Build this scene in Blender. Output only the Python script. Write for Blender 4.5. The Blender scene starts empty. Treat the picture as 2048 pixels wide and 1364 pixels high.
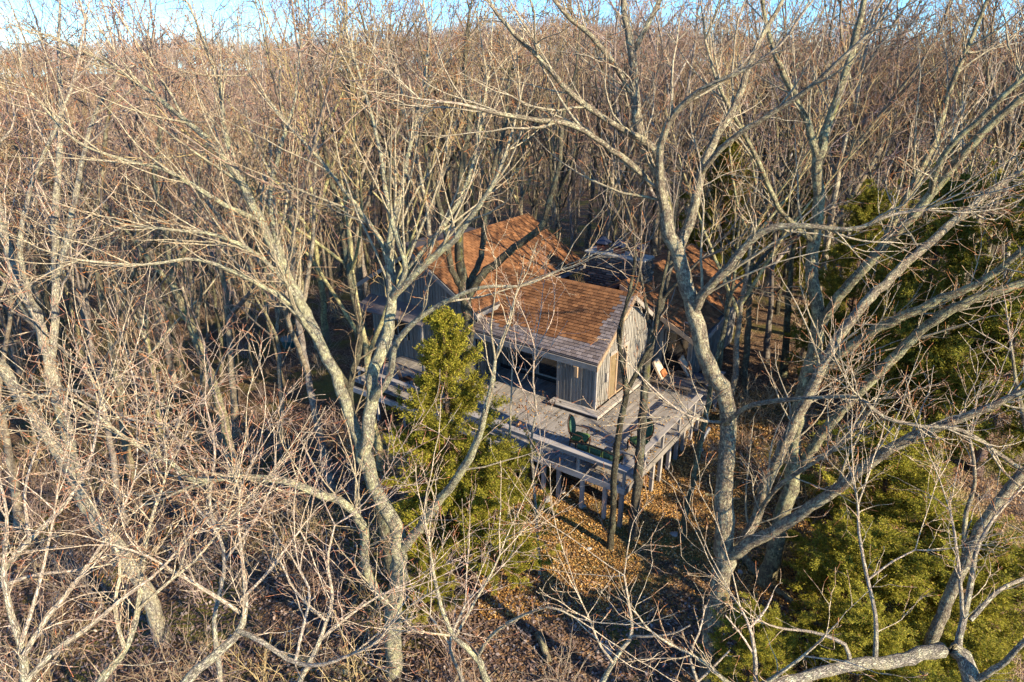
import bpy, math, random
import numpy as np
random.seed(7)
RG = np.random.default_rng(11)
PI = math.pi
scene = bpy.context.scene

# ------------------------------------------------------------------ camera, world, sun, exposure
F = 1365.0; PITCH = math.radians(22.7); CAMZ = 13.1
cam = bpy.data.cameras.new('camera'); cam.lens = 24.0; cam.sensor_width = 36.0
cam.clip_start = 0.1; cam.clip_end = 4000
cam_o = bpy.data.objects.new('camera', cam); scene.collection.objects.link(cam_o)
cam_o.location = (0, 0, CAMZ); cam_o.rotation_euler = (PI/2 - PITCH, 0, 0)
scene.camera = cam_o

SUN_EL = math.radians(24); SUN_AZ = math.atan2(-0.61, 0.79)      # direction towards the sun in the x-y plane
sd = (math.cos(SUN_AZ)*math.cos(SUN_EL), math.sin(SUN_AZ)*math.cos(SUN_EL), math.sin(SUN_EL))
w = bpy.data.worlds.new('World'); scene.world = w; w.use_nodes = True
nt = w.node_tree; nt.nodes.clear()
sky = nt.nodes.new('ShaderNodeTexSky'); sky.sky_type = 'NISHITA'; sky.sun_disc = False
sky.sun_elevation = SUN_EL; sky.sun_rotation = PI/2 - SUN_AZ
sky.ozone_density = 5.0; sky.air_density = 0.75; sky.dust_density = 0.0
bg = nt.nodes.new('ShaderNodeBackground'); bg.inputs[1].default_value = 0.145
wo = nt.nodes.new('ShaderNodeOutputWorld')
tint = nt.nodes.new('ShaderNodeMix'); tint.data_type = 'RGBA'; tint.blend_type = 'MULTIPLY'; tint.inputs[0].default_value = 1.0
tint.inputs[7].default_value = (.46, .72, .90, 1); nt.links.new(sky.outputs[0], tint.inputs[6])
nt.links.new(tint.outputs[2], bg.inputs[0]); nt.links.new(bg.outputs[0], wo.inputs[0])
sl = bpy.data.lights.new('sun', 'SUN'); sl.energy = 4.5; sl.angle = math.radians(0.5); sl.color = (1.0, 0.85, 0.62)
so = bpy.data.objects.new('sun', sl); scene.collection.objects.link(so)
from mathutils import Vector, Matrix
so.rotation_euler = Vector(sd).to_track_quat('Z', 'Y').to_euler(); so.location = (30, -20, 40)
scene.view_settings.view_transform = 'Standard'; scene.view_settings.look = 'None'
scene.view_settings.exposure = 1.5; scene.view_settings.gamma = 1.0
scene.view_settings.use_curve_mapping = False
scene.render.engine = 'CYCLES'
scene.cycles.max_bounces = 5; scene.cycles.diffuse_bounces = 3

# ------------------------------------------------------------------ helpers
COL = scene.collection
def link(o): COL.objects.link(o); return o
def tag(o, label=None, cat=None, group=None, kind=None):
    if label: o['label'] = label
    if cat: o['category'] = cat
    if group: o['group'] = group
    if kind: o['kind'] = kind
    return o
def empty(name, loc=(0, 0, 0), rz=0, parent=None):
    o = bpy.data.objects.new(name, None); o.empty_display_size = 0.2; link(o)
    o.location = loc; o.rotation_euler = (0, 0, rz); o.parent = parent
    return o
def mkmesh(name, V, Fc, mat, smooth=False):
    me = bpy.data.meshes.new(name); me.from_pydata([tuple(v) for v in V], [], Fc)
    if mat: me.materials.append(mat)
    if smooth: me.polygons.foreach_set('use_smooth', [True]*len(me.polygons))
    me.update(); return me
def npmesh(name, V, Fq, mat, n=4, smooth=False):
    V = np.ascontiguousarray(V, dtype=np.float32); Fq = np.ascontiguousarray(Fq, dtype=np.int32)
    me = bpy.data.meshes.new(name); me.vertices.add(len(V)); me.vertices.foreach_set('co', V.ravel())
    nf = len(Fq); me.loops.add(nf*n); me.loops.foreach_set('vertex_index', Fq.ravel())
    me.polygons.add(nf); me.polygons.foreach_set('loop_start', np.arange(0, nf*n, n, dtype=np.int32))
    me.polygons.foreach_set('loop_total', np.full(nf, n, dtype=np.int32))
    if smooth: me.polygons.foreach_set('use_smooth', np.ones(nf, dtype=bool))
    me.materials.append(mat); me.update(calc_edges=True); return me
def ob(name, me, parent=None):
    o = bpy.data.objects.new(name, me); o.parent = parent; return link(o)
class MB:
    def __init__(s): s.V = []; s.F = []
    def quad8(s, c):
        n = len(s.V); s.V += [tuple(p) for p in c]
        for f in ((0,3,2,1),(4,5,6,7),(0,1,5,4),(1,2,6,5),(2,3,7,6),(3,0,4,7)): s.F.append(tuple(n+i for i in f))
    def box(s, x0, x1, y0, y1, z0, z1):
        s.quad8([(x0,y0,z0),(x1,y0,z0),(x1,y1,z0),(x0,y1,z0),(x0,y0,z1),(x1,y0,z1),(x1,y1,z1),(x0,y1,z1)]); return s
    def poly_prism(s, pts, vec):
        n = len(s.V); k = len(pts); v = Vector(vec)
        s.V += [tuple(p) for p in pts] + [tuple(Vector(p)+v) for p in pts]
        s.F.append(tuple(range(n, n+k))[::-1]); s.F.append(tuple(range(n+k, n+2*k)))
        for i in range(k): j = (i+1) % k; s.F.append((n+i, n+j, n+k+j, n+k+i))
        return s
    def tube(s, pts, r, sides=6):
        pts = [Vector(p) for p in pts]; k = len(pts); rs = r if hasattr(r, '__len__') else [r]*k
        n = len(s.V)
        for i, p in enumerate(pts):
            t = (pts[min(i+1, k-1)] - pts[max(i-1, 0)]).normalized()
            ref = Vector((0,0,1)) if abs(t.z) < .9 else Vector((1,0,0))
            u = t.cross(ref).normalized(); v = t.cross(u)
            for j in range(sides):
                a = 2*PI*j/sides; s.V.append(tuple(p + (u*math.cos(a)+v*math.sin(a))*rs[i]))
        for i in range(k-1):
            for j in range(sides):
                j2 = (j+1) % sides
                s.F.append((n+i*sides+j, n+i*sides+j2, n+(i+1)*sides+j2, n+(i+1)*sides+j))
        s.F.append(tuple(range(n, n+sides))); s.F.append(tuple(range(n+(k-1)*sides, n+k*sides))[::-1])
        return s
    def mesh(s, name, mat, bevel=0, smooth=False):
        me = mkmesh(name, s.V, s.F, mat, smooth)
        if bevel:
            import bmesh
            b = bmesh.new(); b.from_mesh(me)
            bmesh.ops.recalc_face_normals(b, faces=b.faces)
            bmesh.ops.bevel(b, geom=b.edges[:], offset=bevel, segments=1, affect='EDGES'); b.to_mesh(me); b.free()
        else:
            import bmesh
            b = bmesh.new(); b.from_mesh(me); bmesh.ops.recalc_face_normals(b, faces=b.faces); b.to_mesh(me); b.free()
        return me
    def ob(s, name, mat, parent=None, bevel=0, smooth=False):
        return ob(name, s.mesh(name, mat, bevel, smooth), parent)

def fbm(x, y, s=0.0):
    return (np.sin(x*.21+s)*np.cos(y*.17+1.3*s) + .5*np.sin(x*.53+y*.37+2*s) + .25*np.sin(x*1.3-y*1.1+s) + .12*np.sin(x*2.7+y*2.2))
def sstep(t): t = np.clip(t, 0, 1); return t*t*(3-2*t)
def gz(x, y):
    x = np.asarray(x, float); y = np.asarray(y, float)
    z = -1.6 + 0.12*np.clip(y-19, -12, 5) - .03*np.clip(y-24, 0, 60)
    z = z - 0.17*np.clip(-2.5-x, 0, 28) + .03*np.clip(x-6, 0, 30)
    z = z - .42*np.clip(x-8, 0, 9)*sstep((22-y)/6)
    z = z - 4.0*sstep((y-60)/70)
    dist = np.hypot(x*.5, y)
    ridge = (0.5 + 11*np.exp(-((x-15)/95)**2) + 2.5*np.exp(-((x+190)/60)**2))
    z = z + (ridge - z)*sstep((y-130)/200)
    z = z + fbm(x, y)*(.06 + .5*sstep((y-50)/80)) + fbm(x*.16, y*.13, 2.1)*2.0*sstep((y-90)/120)
    z = z - 25*sstep((y-460)/300)
    return z

def ray(px, py):
    u = (px-1024)/F; v = -(py-682)/F
    return np.array([u, math.cos(PITCH)+v*math.sin(PITCH), -math.sin(PITCH)+v*math.cos(PITCH)])
def at(px, py, Y):                                   # world point seen there, Y metres in front of the viewpoint
    d = ray(px, py); return d*(Y/d[1]) + np.array([0, 0, CAMZ])
def depth(p): return p[1]*math.cos(PITCH) - (p[2]-CAMZ)*math.sin(PITCH)
def proj(p):
    dz = p[2]-CAMZ; dep = depth(p); up = p[1]*math.sin(PITCH) + dz*math.cos(PITCH)
    return 1024+F*p[0]/dep, 682-F*up/dep

# ------------------------------------------------------------------ materials
def newmat(name):
    m = bpy.data.materials.new(name); m.use_nodes = True; t = m.node_tree
    return m, t, t.nodes['Principled BSDF']
def N(t, kind, **kw):
    n = t.nodes.new(kind)
    for k, v in kw.items():
        if k.startswith('_'): setattr(n, k[1:], v)
        else: n.inputs[k].default_value = v
    return n
def ramp(t, fac, stops):
    r = t.nodes.new('ShaderNodeValToRGB'); e = r.color_ramp.elements
    while len(e) < len(stops): e.new(.5)
    for i, (p, c) in enumerate(stops): e[i].position = p; e[i].color = (*c, 1)
    t.links.new(fac, r.inputs[0]); return r.outputs[0]
def mixc(t, fac, a, b, mode='MIX'):
    m = t.nodes.new('ShaderNodeMix'); m.data_type = 'RGBA'; m.blend_type = mode
    for v, i in ((fac, 0), (a, 6), (b, 7)):
        if hasattr(v, 'links'): t.links.new(v, m.inputs[i])
        elif i == 0: m.inputs[0].default_value = v
        else: m.inputs[i].default_value = (*v, 1)
    return m.outputs[2]
def bump(t, h, s, d, b):
    n = t.nodes.new('ShaderNodeBump'); n.inputs['Strength'].default_value = s; n.inputs['Distance'].default_value = d
    t.links.new(h, n.inputs['Height']); t.links.new(n.outputs[0], b.inputs['Normal'])
def mapping(t, src, sc):
    m = t.nodes.new('ShaderNodeMapping'); m.inputs['Scale'].default_value = sc; t.links.new(src, m.inputs[0]); return m.outputs[0]
def noise(t, vec, sc, det=4, rough=.6):
    n = N(t, 'ShaderNodeTexNoise', Scale=sc, Detail=det, Roughness=rough)
    if vec is not None: t.links.new(vec, n.inputs['Vector'])
    return n.outputs[0]
def mrange(t, v, a, b, c=0, d=1):
    n = N(t, 'ShaderNodeMapRange'); n.inputs[1].default_value = a; n.inputs[2].default_value = b
    n.inputs[3].default_value = c; n.inputs[4].default_value = d; t.links.new(v, n.inputs[0]); return n.outputs[0]
def math_(t, op, a, b):
    n = t.nodes.new('ShaderNodeMath'); n.operation = op
    for i, v in enumerate((a, b)):
        if hasattr(v, 'links'): t.links.new(v, n.inputs[i])
        else: n.inputs[i].default_value = v
    return n.outputs[0]

def bark_mat(name, trunk, lichen, twig, tip, lich=.5, crack=(.06, .05, .04), bumpy=1.0, moss=.5, var=1.0):
    m, t, b = newmat(name)
    a = t.nodes.new('ShaderNodeAttribute'); a.attribute_name = 'bark'
    r = t.nodes.new('ShaderNodeAttribute'); r.attribute_name = 'rad'
    vec = a.outputs['Vector']
    st = mapping(t, vec, (1, 1, .22))
    n1 = noise(t, st, 26, 5, .7)
    wn = N(t, 'ShaderNodeTexNoise', Scale=14.0, Detail=3.0); t.links.new(vec, wn.inputs['Vector'])
    wv = t.nodes.new('ShaderNodeVectorMath'); wv.operation = 'MULTIPLY_ADD'; wv.inputs[1].default_value = (.07, .07, .05)
    t.links.new(wn.outputs['Color'], wv.inputs[0]); t.links.new(st, wv.inputs[2])
    vo = N(t, 'ShaderNodeTexVoronoi', Scale=36.0, _feature='DISTANCE_TO_EDGE'); t.links.new(wv.outputs[0], vo.inputs['Vector'])
    cr = mrange(t, math_(t, 'ADD', vo.outputs[0], math_(t, 'MULTIPLY', n1, .25)), 0.08, .30)
    base = mixc(t, mrange(t, n1, .3, .7), tuple(c*.75 for c in trunk), tuple(min(1, c*1.2) for c in trunk))
    crk = mixc(t, cr, tuple(.5*a_+.5*b_*.5 for a_, b_ in zip(crack, trunk)), base); base = crk
    n2 = noise(t, vec, 3.5, 6, .75)
    base = mixc(t, math_(t, 'MULTIPLY', mrange(t, n2, .56-.08*lich, .60), .8), base, lichen)
    n5 = noise(t, vec, 11, 4, .75)
    base = mixc(t, math_(t, 'MULTIPLY', mrange(t, n5, .54, .60), .6*min(1, lich)), base, tuple(min(.62, c*1.35) for c in lichen))
    base = mixc(t, mrange(t, n5, .47, .40, 0, .45), base, tuple(c*.5 for c in trunk))
    n3 = noise(t, mapping(t, vec, (1, 1, .5)), 1.7, 4, .7)
    base = mixc(t, math_(t, 'MULTIPLY', mrange(t, n3, .6, .68), moss), base, (.20, .19, .03))
    n4 = noise(t, vec, 9, 3, .6)
    tw = mixc(t, mrange(t, n4, .35, .65), twig, tuple(min(1, c*1.25) for c in twig))
    c1 = mixc(t, mrange(t, r.outputs['Fac'], .012, .045), tw, base)
    tp = t.nodes.new('ShaderNodeAttribute'); tp.attribute_name = 'tip'
    oi = t.nodes.new('ShaderNodeObjectInfo')
    c2 = mixc(t, tp.outputs['Fac'], c1, tip)
    hs = t.nodes.new('ShaderNodeHueSaturation'); t.links.new(c2, hs.inputs['Color'])
    t.links.new(mrange(t, oi.outputs['Random'], 0, 1, 1-.38*var, 1+.25*var), hs.inputs['Value'])
    fr_ = t.nodes.new('ShaderNodeMath'); fr_.operation = 'FRACT'; t.links.new(math_(t, 'MULTIPLY', oi.outputs['Random'], 7.31), fr_.inputs[0])
    t.links.new(mrange(t, fr_.outputs[0], 0, 1, 1-.3*var, 1+.2*var), hs.inputs['Saturation']); t.links.new(mrange(t, fr_.outputs[0], 0, 1, .485, .51), hs.inputs['Hue'])
    t.links.new(hs.outputs[0], b.inputs['Base Color'])
    b.inputs['Roughness'].default_value = .9; b.inputs['Specular IOR Level'].default_value = .2
    hh = math_(t, 'ADD', cr, math_(t, 'MULTIPLY', n1, .6))
    bump(t, hh, bumpy, .035, b)
    return m
M = {}
M['bark'] = bark_mat('grey_lichen_bark', (.28, .23, .145), (.49, .45, .25), (.56, .46, .32), (.52, .18, .07), .9, moss=.6, var=.2)
M['bark_pale'] = bark_mat('pale_bark', (.33, .29, .22), (.54, .49, .29), (.60, .48, .33), (.58, .20, .08), 1.2, moss=.35, var=.25)
M['bark_far'] = bark_mat('forest_bark', (.25, .195, .135), (.38, .35, .24), (.30, .215, .15), (.29, .135, .09), .6, bumpy=.5, moss=.4)
M['bark_mid'] = bark_mat('yellowish_lichen_bark', (.30, .25, .15), (.46, .43, .24), (.40, .31, .19), (.32, .15, .09), 1.0, bumpy=.5, moss=.5)
M['bark_dark'] = bark_mat('dark_mossy_bark', (.13, .11, .07), (.25, .25, .15), (.36, .28, .17), (.30, .13, .06), .5, moss=.9)
M['bark_cedar'] = bark_mat('cedar_bark', (.24, .14, .08), (.28, .2, .13), (.26, .16, .09), (.2, .13, .05), .3, moss=.1)

def wood(name, c0, c1, axis, sc=1.0, rough=.75, streak=True, stain=(.10,.09,.07), sat=.5):
    m, t, b = newmat(name)
    tc = t.nodes.new('ShaderNodeTexCoord'); oi = t.nodes.new('ShaderNodeObjectInfo')
    av = t.nodes.new('ShaderNodeVectorMath'); av.operation = 'ADD'
    cmb = t.nodes.new('ShaderNodeCombineXYZ')
    for i in range(3): t.links.new(math_(t, 'MULTIPLY', oi.outputs['Random'], 17.0+i*5), cmb.inputs[i])
    t.links.new(tc.outputs['Object'], av.inputs[0]); t.links.new(cmb.outputs[0], av.inputs[1])
    s = [14*sc]*3; s[axis] = .8*sc
    n1 = noise(t, mapping(t, av.outputs[0], s), 2.2, 5, .7)
    n2 = noise(t, av.outputs[0], 1.6, 4, .6)
    c = mixc(t, mrange(t, n1, .3, .7), c0, c1)
    c = mixc(t, math_(t, 'MULTIPLY', mrange(t, n2, .5, .72), sat), c, stain)
    hs = t.nodes.new('ShaderNodeHueSaturation'); t.links.new(c, hs.inputs['Color'])
    t.links.new(mrange(t, oi.outputs['Random'], 0, 1, .74, 1.22), hs.inputs['Value'])
    t.links.new(hs.outputs[0], b.inputs['Base Color']); b.inputs['Roughness'].default_value = rough
    b.inputs['Specular IOR Level'].default_value = .25
    bump(t, n1, .4, .006, b)
    return m
M['deck'] = wood('weathered_deck_wood', (.21, .187, .16), (.34, .305, .265), 0)
M['deck_cross'] = wood('weathered_rail_wood', (.27, .245, .22), (.40, .365, .33), 1)
M['post'] = wood('weathered_post_wood', (.26, .235, .21), (.38, .35, .31), 2)
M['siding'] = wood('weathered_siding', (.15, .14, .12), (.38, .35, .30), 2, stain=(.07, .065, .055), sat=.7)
M['siding_dark'] = wood('siding_painted_shade', (.13, .125, .11), (.24, .225, .2), 2)  # siding copy for the shaded walls, their shade put into the colour
M['trim'] = wood('trim_wood', (.22, .20, .175), (.34, .31, .27), 1)
M['frame_tan'] = wood('door_frame_wood', (.30, .20, .12), (.42, .30, .19), 2)
M['carved'] = wood('dark_carved_wood', (.035, .018, .01), (.07, .035, .02), 2, rough=.4)
M['teak'] = wood('teak_wood', (.26, .19, .12), (.36, .27, .18), 0)

def shingle(name, c0, c1):
    m, t, b = newmat(name)
    tc = t.nodes.new('ShaderNodeTexCoord'); oi = t.nodes.new('ShaderNodeObjectInfo')
    g = t.nodes.new('ShaderNodeNewGeometry')
    v = t.nodes.new('ShaderNodeVectorMath'); v.operation = 'ADD'
    t.links.new(tc.outputs['Object'], v.inputs[0]); t.links.new(oi.outputs['Location'], v.inputs[1])
    fac = t.nodes.new('ShaderNodeMath'); fac.operation = 'FRACT'
    t.links.new(math_(t, 'ADD', g.outputs['Random Per Island'], oi.outputs['Random']), fac.inputs[0])
    c = mixc(t, fac.outputs[0], c0, c1)
    n = noise(t, v.outputs[0], 40, 4, .8)
    c = mixc(t, mrange(t, n, .3, .7, .0, .35), c, tuple(x*.35 for x in c0))
    n2 = noise(t, v.outputs[0], 1.1, 4, .6)
    c = mixc(t, mrange(t, n2, .5, .75, 0, .45), c, tuple(x*.55 for x in c0))
    t.links.new(c, b.inputs['Base Color']); b.inputs['Roughness'].default_value = .95
    b.inputs['Specular IOR Level'].default_value = .15
    bump(t, n, .5, .01, b); return m
M['sh_or'] = shingle('brown_shingle', (.14, .062, .028), (.33, .155, .065))
M['sh_gr'] = shingle('grey_weathered_shingle', (.14, .11, .10), (.30, .25, .23))
M['sh_dk'] = shingle('dark_shingle', (.06, .055, .06), (.10, .09, .09))
def plain(name, c, rough=.6, metal=0, var=.25, sc=8, spec=.4, trans=0):
    m, t, b = newmat(name)
    tc = t.nodes.new('ShaderNodeTexCoord'); n = noise(t, tc.outputs['Object'], sc, 4, .65)
    cc = mixc(t, mrange(t, n, .3, .7), tuple(x*(1-var) for x in c), tuple(min(1, x*(1+var)) for x in c))
    t.links.new(cc, b.inputs['Base Color']); b.inputs['Roughness'].default_value = rough
    b.inputs['Metallic'].default_value = metal; b.inputs['Specular IOR Level'].default_value = spec
    return m
M['core'] = plain('dark_sheathing', (.03, .027, .024), .9)
M['glass'] = plain('dark_window_glass', (.015, .016, .018), .08, var=.1, spec=.8)
M['glass_tan'] = plain('tan_reflection_glass', (.19, .14, .075), .15, var=.35, sc=2, spec=.7)  # no curtain here; a tan reflection is painted into the colour
M['glass_pale'] = plain('painted_reflection_glass', (.42, .38, .30), .2, var=.35, sc=1.2, spec=.7)  # pale base colour is a painted reflection
M['stone_cap'] = plain('chimney_cap_stone', (.40, .37, .30), .9, var=.4)
M['mortar'] = plain('mortar', (.02, .018, .016), .95)
M['terra'] = plain('terracotta', (.30, .105, .055), .85)
M['hood'] = plain('dark_metal_hood', (.05, .06, .09), .45, .6)
M['metal'] = plain('grey_metal', (.45, .47, .48), .4, .8)
M['green'] = plain('green_upholstery', (.085, .145, .04), .8, var=.45, sc=14)
M['green_dark'] = plain('dark_green_upholstery', (.04, .10, .055), .8, var=.45, sc=14)
M['cushion'] = plain('charcoal_cushion', (.075, .075, .08), .9)
M['pillow_tan'] = plain('cream_pillow', (.50, .40, .28), .9)
M['pillow_rust'] = plain('rust_pillow', (.36, .13, .045), .9)
M['rock'] = plain('grey_rock', (.30, .29, .26), .95, var=.5, sc=3)
M['teal'] = plain('teal_plastic', (.04, .14, .13), .5)
def stone_mat():
    m, t, b = newmat('chimney_stone'); oi = t.nodes.new('ShaderNodeObjectInfo'); tc = t.nodes.new('ShaderNodeTexCoord')
    c = ramp(t, oi.outputs['Random'], [(0, (.05, .045, .035)), (.45, (.14, .12, .09)), (.8, (.08, .07, .06)), (1, (.42, .34, .24))])
    n = noise(t, tc.outputs['Object'], 12, 4, .7)
    c = mixc(t, mrange(t, n, .3, .7, 0, .6), c, (.09, .09, .08)); t.links.new(c, b.inputs['Base Color'])
    b.inputs['Roughness'].default_value = .95; bump(t, n, .6, .02, b); return m
M['stone'] = stone_mat()
def leafmat(name, cols, trans=.0, scale=.6):
    m, t, b = newmat(name); g = t.nodes.new('ShaderNodeNewGeometry')
    n = noise(t, g.outputs['Position'], scale, 3, .6)
    c = ramp(t, g.outputs['Random Per Island'], cols)
    hs = t.nodes.new('ShaderNodeHueSaturation'); t.links.new(c, hs.inputs['Color'])
    t.links.new(mrange(t, n, .3, .7, .75, 1.2), hs.inputs['Value'])
    t.links.new(hs.outputs[0], b.inputs['Base Color']); b.inputs['Roughness'].default_value = .8
    b.inputs['Specular IOR Level'].default_value = .2
    if trans:
        tr = t.nodes.new('ShaderNodeBsdfTranslucent'); t.links.new(hs.outputs[0], tr.inputs[0])
        mx = t.nodes.new('ShaderNodeMixShader'); mx.inputs[0].default_value = trans
        out = t.nodes['Material Output']
        t.links.new(b.outputs[0], mx.inputs[1]); t.links.new(tr.outputs[0], mx.inputs[2]); t.links.new(mx.outputs[0], out.inputs[0])
    return m
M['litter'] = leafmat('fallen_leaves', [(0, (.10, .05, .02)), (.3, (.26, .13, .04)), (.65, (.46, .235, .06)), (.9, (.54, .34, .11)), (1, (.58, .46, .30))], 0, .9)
M['litter_shade'] = leafmat('shade_toned_leaves', [(0, (.06, .045, .04)), (.4, (.13, .085, .065)), (.8, (.21, .14, .105)), (1, (.36, .30, .26))])  # darker leaf copy, shade on the forest floor put into its colour
M['cedar'] = leafmat('cedar_foliage', [(0, (.12, .13, .016)), (.45, (.28, .26, .03)), (.8, (.42, .37, .045)), (.93, (.44, .36, .06)), (1, (.30, .17, .07))], .4)
M['cedar_dark'] = leafmat('dark_cedar_foliage', [(0, (.09, .10, .014)), (.5, (.19, .185, .024)), (.85, (.29, .26, .035)), (1, (.34, .25, .05))], .35)
M['oakleaf'] = leafmat('dry_oak_leaf', [(0, (.30, .11, .035)), (.6, (.46, .20, .07)), (1, (.55, .30, .13))], .3)
def ground_mat():
    m, t, b = newmat('forest_floor'); g = t.nodes.new('ShaderNodeNewGeometry'); pos = g.outputs['Position']
    vo = N(t, 'ShaderNodeTexVoronoi', Scale=16.0); t.links.new(pos, vo.inputs['Vector'])
    sep = t.nodes.new('ShaderNodeSeparateColor'); t.links.new(vo.outputs['Color'], sep.inputs[0])
    c = ramp(t, sep.outputs[0], [(0, (.045, .032, .024)), (.45, (.13, .075, .042)), (.8, (.22, .125, .06)), (1, (.33, .24, .15))])
    n = noise(t, pos, .35, 5, .65)
    c = mixc(t, mrange(t, n, .48, .60, 0, .8), c, (.13, .125, .028))
    n2 = noise(t, pos, 1.1, 5, .7)
    c = mixc(t, mrange(t, n2, .45, .7, 0, .6), c, (.05, .038, .03))
    t.links.new(c, b.inputs['Base Color']); b.inputs['Roughness'].default_value = .95; b.inputs['Specular IOR Level'].default_value = .1
    bump(t, vo.outputs['Distance'], .8, .05, b); return m
M['ground'] = ground_mat()

# ------------------------------------------------------------------ ground
gx = np.concatenate([np.arange(-900, -60, 30), np.arange(-60, 60, 1.0), np.arange(60, 901, 30)])
gy = np.concatenate([np.arange(-200, -10, 20), np.arange(-10, 70, 1.0), np.arange(70, 460, 8), np.arange(460, 2000, 90)])
GX, GY = np.meshgrid(gx, gy); GZ = gz(GX, GY)
V = np.stack([GX, GY, GZ], -1).reshape(-1, 3); nx = len(gx); ny = len(gy)
I = (np.arange(ny-1)[:, None]*nx + np.arange(nx-1)[None]).ravel()
gr = ob('ground', npmesh('ground', V, np.stack([I, I+1, I+nx+1, I+nx], -1), M['ground'], smooth=True)); tag(gr, kind='structure')

# ------------------------------------------------------------------ house frame: a along the deck's right edge, b along its front edge
TH = math.radians(54.5); C0 = (3.69, 18.78)
CA = np.array([math.cos(TH), math.sin(TH)]); CB = np.array([-CA[1], CA[0]])
def HW(a, b): return C0[0]+a*CA[0]+b*CB[0], C0[1]+a*CA[1]+b*CB[1]
def HL(x, y):
    q = np.array([x-C0[0], y-C0[1]]); return q@CA, q@CB
hx, hy = C0
house = tag(empty('house', (hx, hy, 0), TH), 'weathered grey board cabin with brown shingle roofs and a stone chimney', 'house')

def wall_boards(parent, p0, p1, ztop, zbot, mat, normal, openings=(), bw=.19, skip=0, recess=0.0):
    """vertical boards from p0 to p1 (a, b); ztop(f) gives the height; openings = (s0, s1, z0, z1)"""
    p0 = np.array(p0, float); p1 = np.array(p1, float); Lw = np.linalg.norm(p1-p0); d = (p1-p0)/Lw; n = np.array(normal, float)
    k = max(1, round(Lw/bw)); bw = Lw/k
    def piece(name, s0, s1, za, zb, zc, th, off):
        if min(zb, zc)-za < .04: return
        q = [p0+d*s0, p0+d*s1]
        c = []
        for (pp, zz) in ((q[0], za), (q[1], za)):
            c.append((*(pp+n*off), zz)); 
        pts = [(*(q[0]+n*off), za), (*(q[1]+n*off), za), (*(q[1]+n*off), zc), (*(q[0]+n*off), zb)]
        m = MB(); m.poly_prism(pts, (n[0]*th, n[1]*th, 0)); m.ob(name, mat, parent)
    for i in range(k):
        s0 = i*bw; s1 = s0+bw; sm = (s0+s1)/2
        spans = [(zbot, None)]
        for (o0, o1, z0, z1) in openings:
            if o0-.02 < sm < o1+.02:
                spans = [(zbot, z0), (z1, None)]
        for (za, zb) in spans:
            if zb is None: ya, yb = ztop(s0/Lw), ztop(s1/Lw)
            else: ya = yb = zb
            j = random.uniform(-.003, .004)
            piece('wall_board', s0+.006, s1-.006, za, ya, yb, .02+j, .01)
            if zb is None or zb-za > .3:
                piece('batten', s0-.02, s0+.02, za, ya-.0, ya, .022+j, .033)

# core volumes
SL = .69
def roof_front_z(a): return 4.36 - SL*abs(a-6.2)
m = MB()
m.poly_prism([(3.98, 3.36, -1.0), (9.2, 3.36, -1.0), (9.2, 3.36, 2.1), (6.2, 3.36, 4.18), (3.98, 3.36, 2.62)], (0, 1.68, 0))
m.poly_prism([(5.4, 5.04, -1.0), (9.2, 5.04, -1.0), (9.2, 5.04, 2.1), (6.2, 5.04, 4.18), (5.4, 5.04, 3.6)], (0, 6, 0))
m.poly_prism([(3.66, 9.0, -1.0), (3.66, 15.4, -1.0), (3.66, 15.4, 3.3), (3.66, 12.0, 5.3), (3.66, 9.0, 3.5)], (7.6, 0, 0))
m.poly_prism([(9.25, 1.75, -.6), (9.25, 5.4, -.6), (9.25, 5.4, 3.3), (9.25, 4.75, 3.7), (9.25, 1.75, 2.1)], (6.1, 0, 0))
m.ob('wall', M['core'], house)
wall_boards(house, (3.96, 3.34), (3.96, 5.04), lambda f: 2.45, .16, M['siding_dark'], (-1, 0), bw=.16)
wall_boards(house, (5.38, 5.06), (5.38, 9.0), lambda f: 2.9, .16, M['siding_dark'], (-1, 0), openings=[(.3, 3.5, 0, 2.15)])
wall_boards(house, (3.96, 3.34), (9.1, 3.34), lambda f: roof_front_z(3.96+f*5.14)-.16, .16, M['siding'], (0, -1),
            openings=[(1.02, 2.55, .16, 2.12)], bw=.15)
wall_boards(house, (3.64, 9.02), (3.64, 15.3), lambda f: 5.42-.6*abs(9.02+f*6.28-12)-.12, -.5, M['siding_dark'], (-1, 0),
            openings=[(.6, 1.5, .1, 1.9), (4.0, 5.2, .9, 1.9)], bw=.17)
wall_boards(house, (9.22, 1.5), (9.22, 3.3), lambda f: 2.25+.51*(f*1.8), .0, M['siding'], (-1, 0), openings=[(.1, 1.3, .0, 2.0)], bw=.15)
wall_boards(house, (9.24, 1.7), (15.4, 1.7), lambda f: 2.05, -.4, M['siding'], (0, -1), bw=.2)
wall_boards(house, (3.66, 8.98), (5.3, 8.98), lambda f: 3.3, .0, M['siding_dark'], (0, -1), bw=.17)
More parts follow.
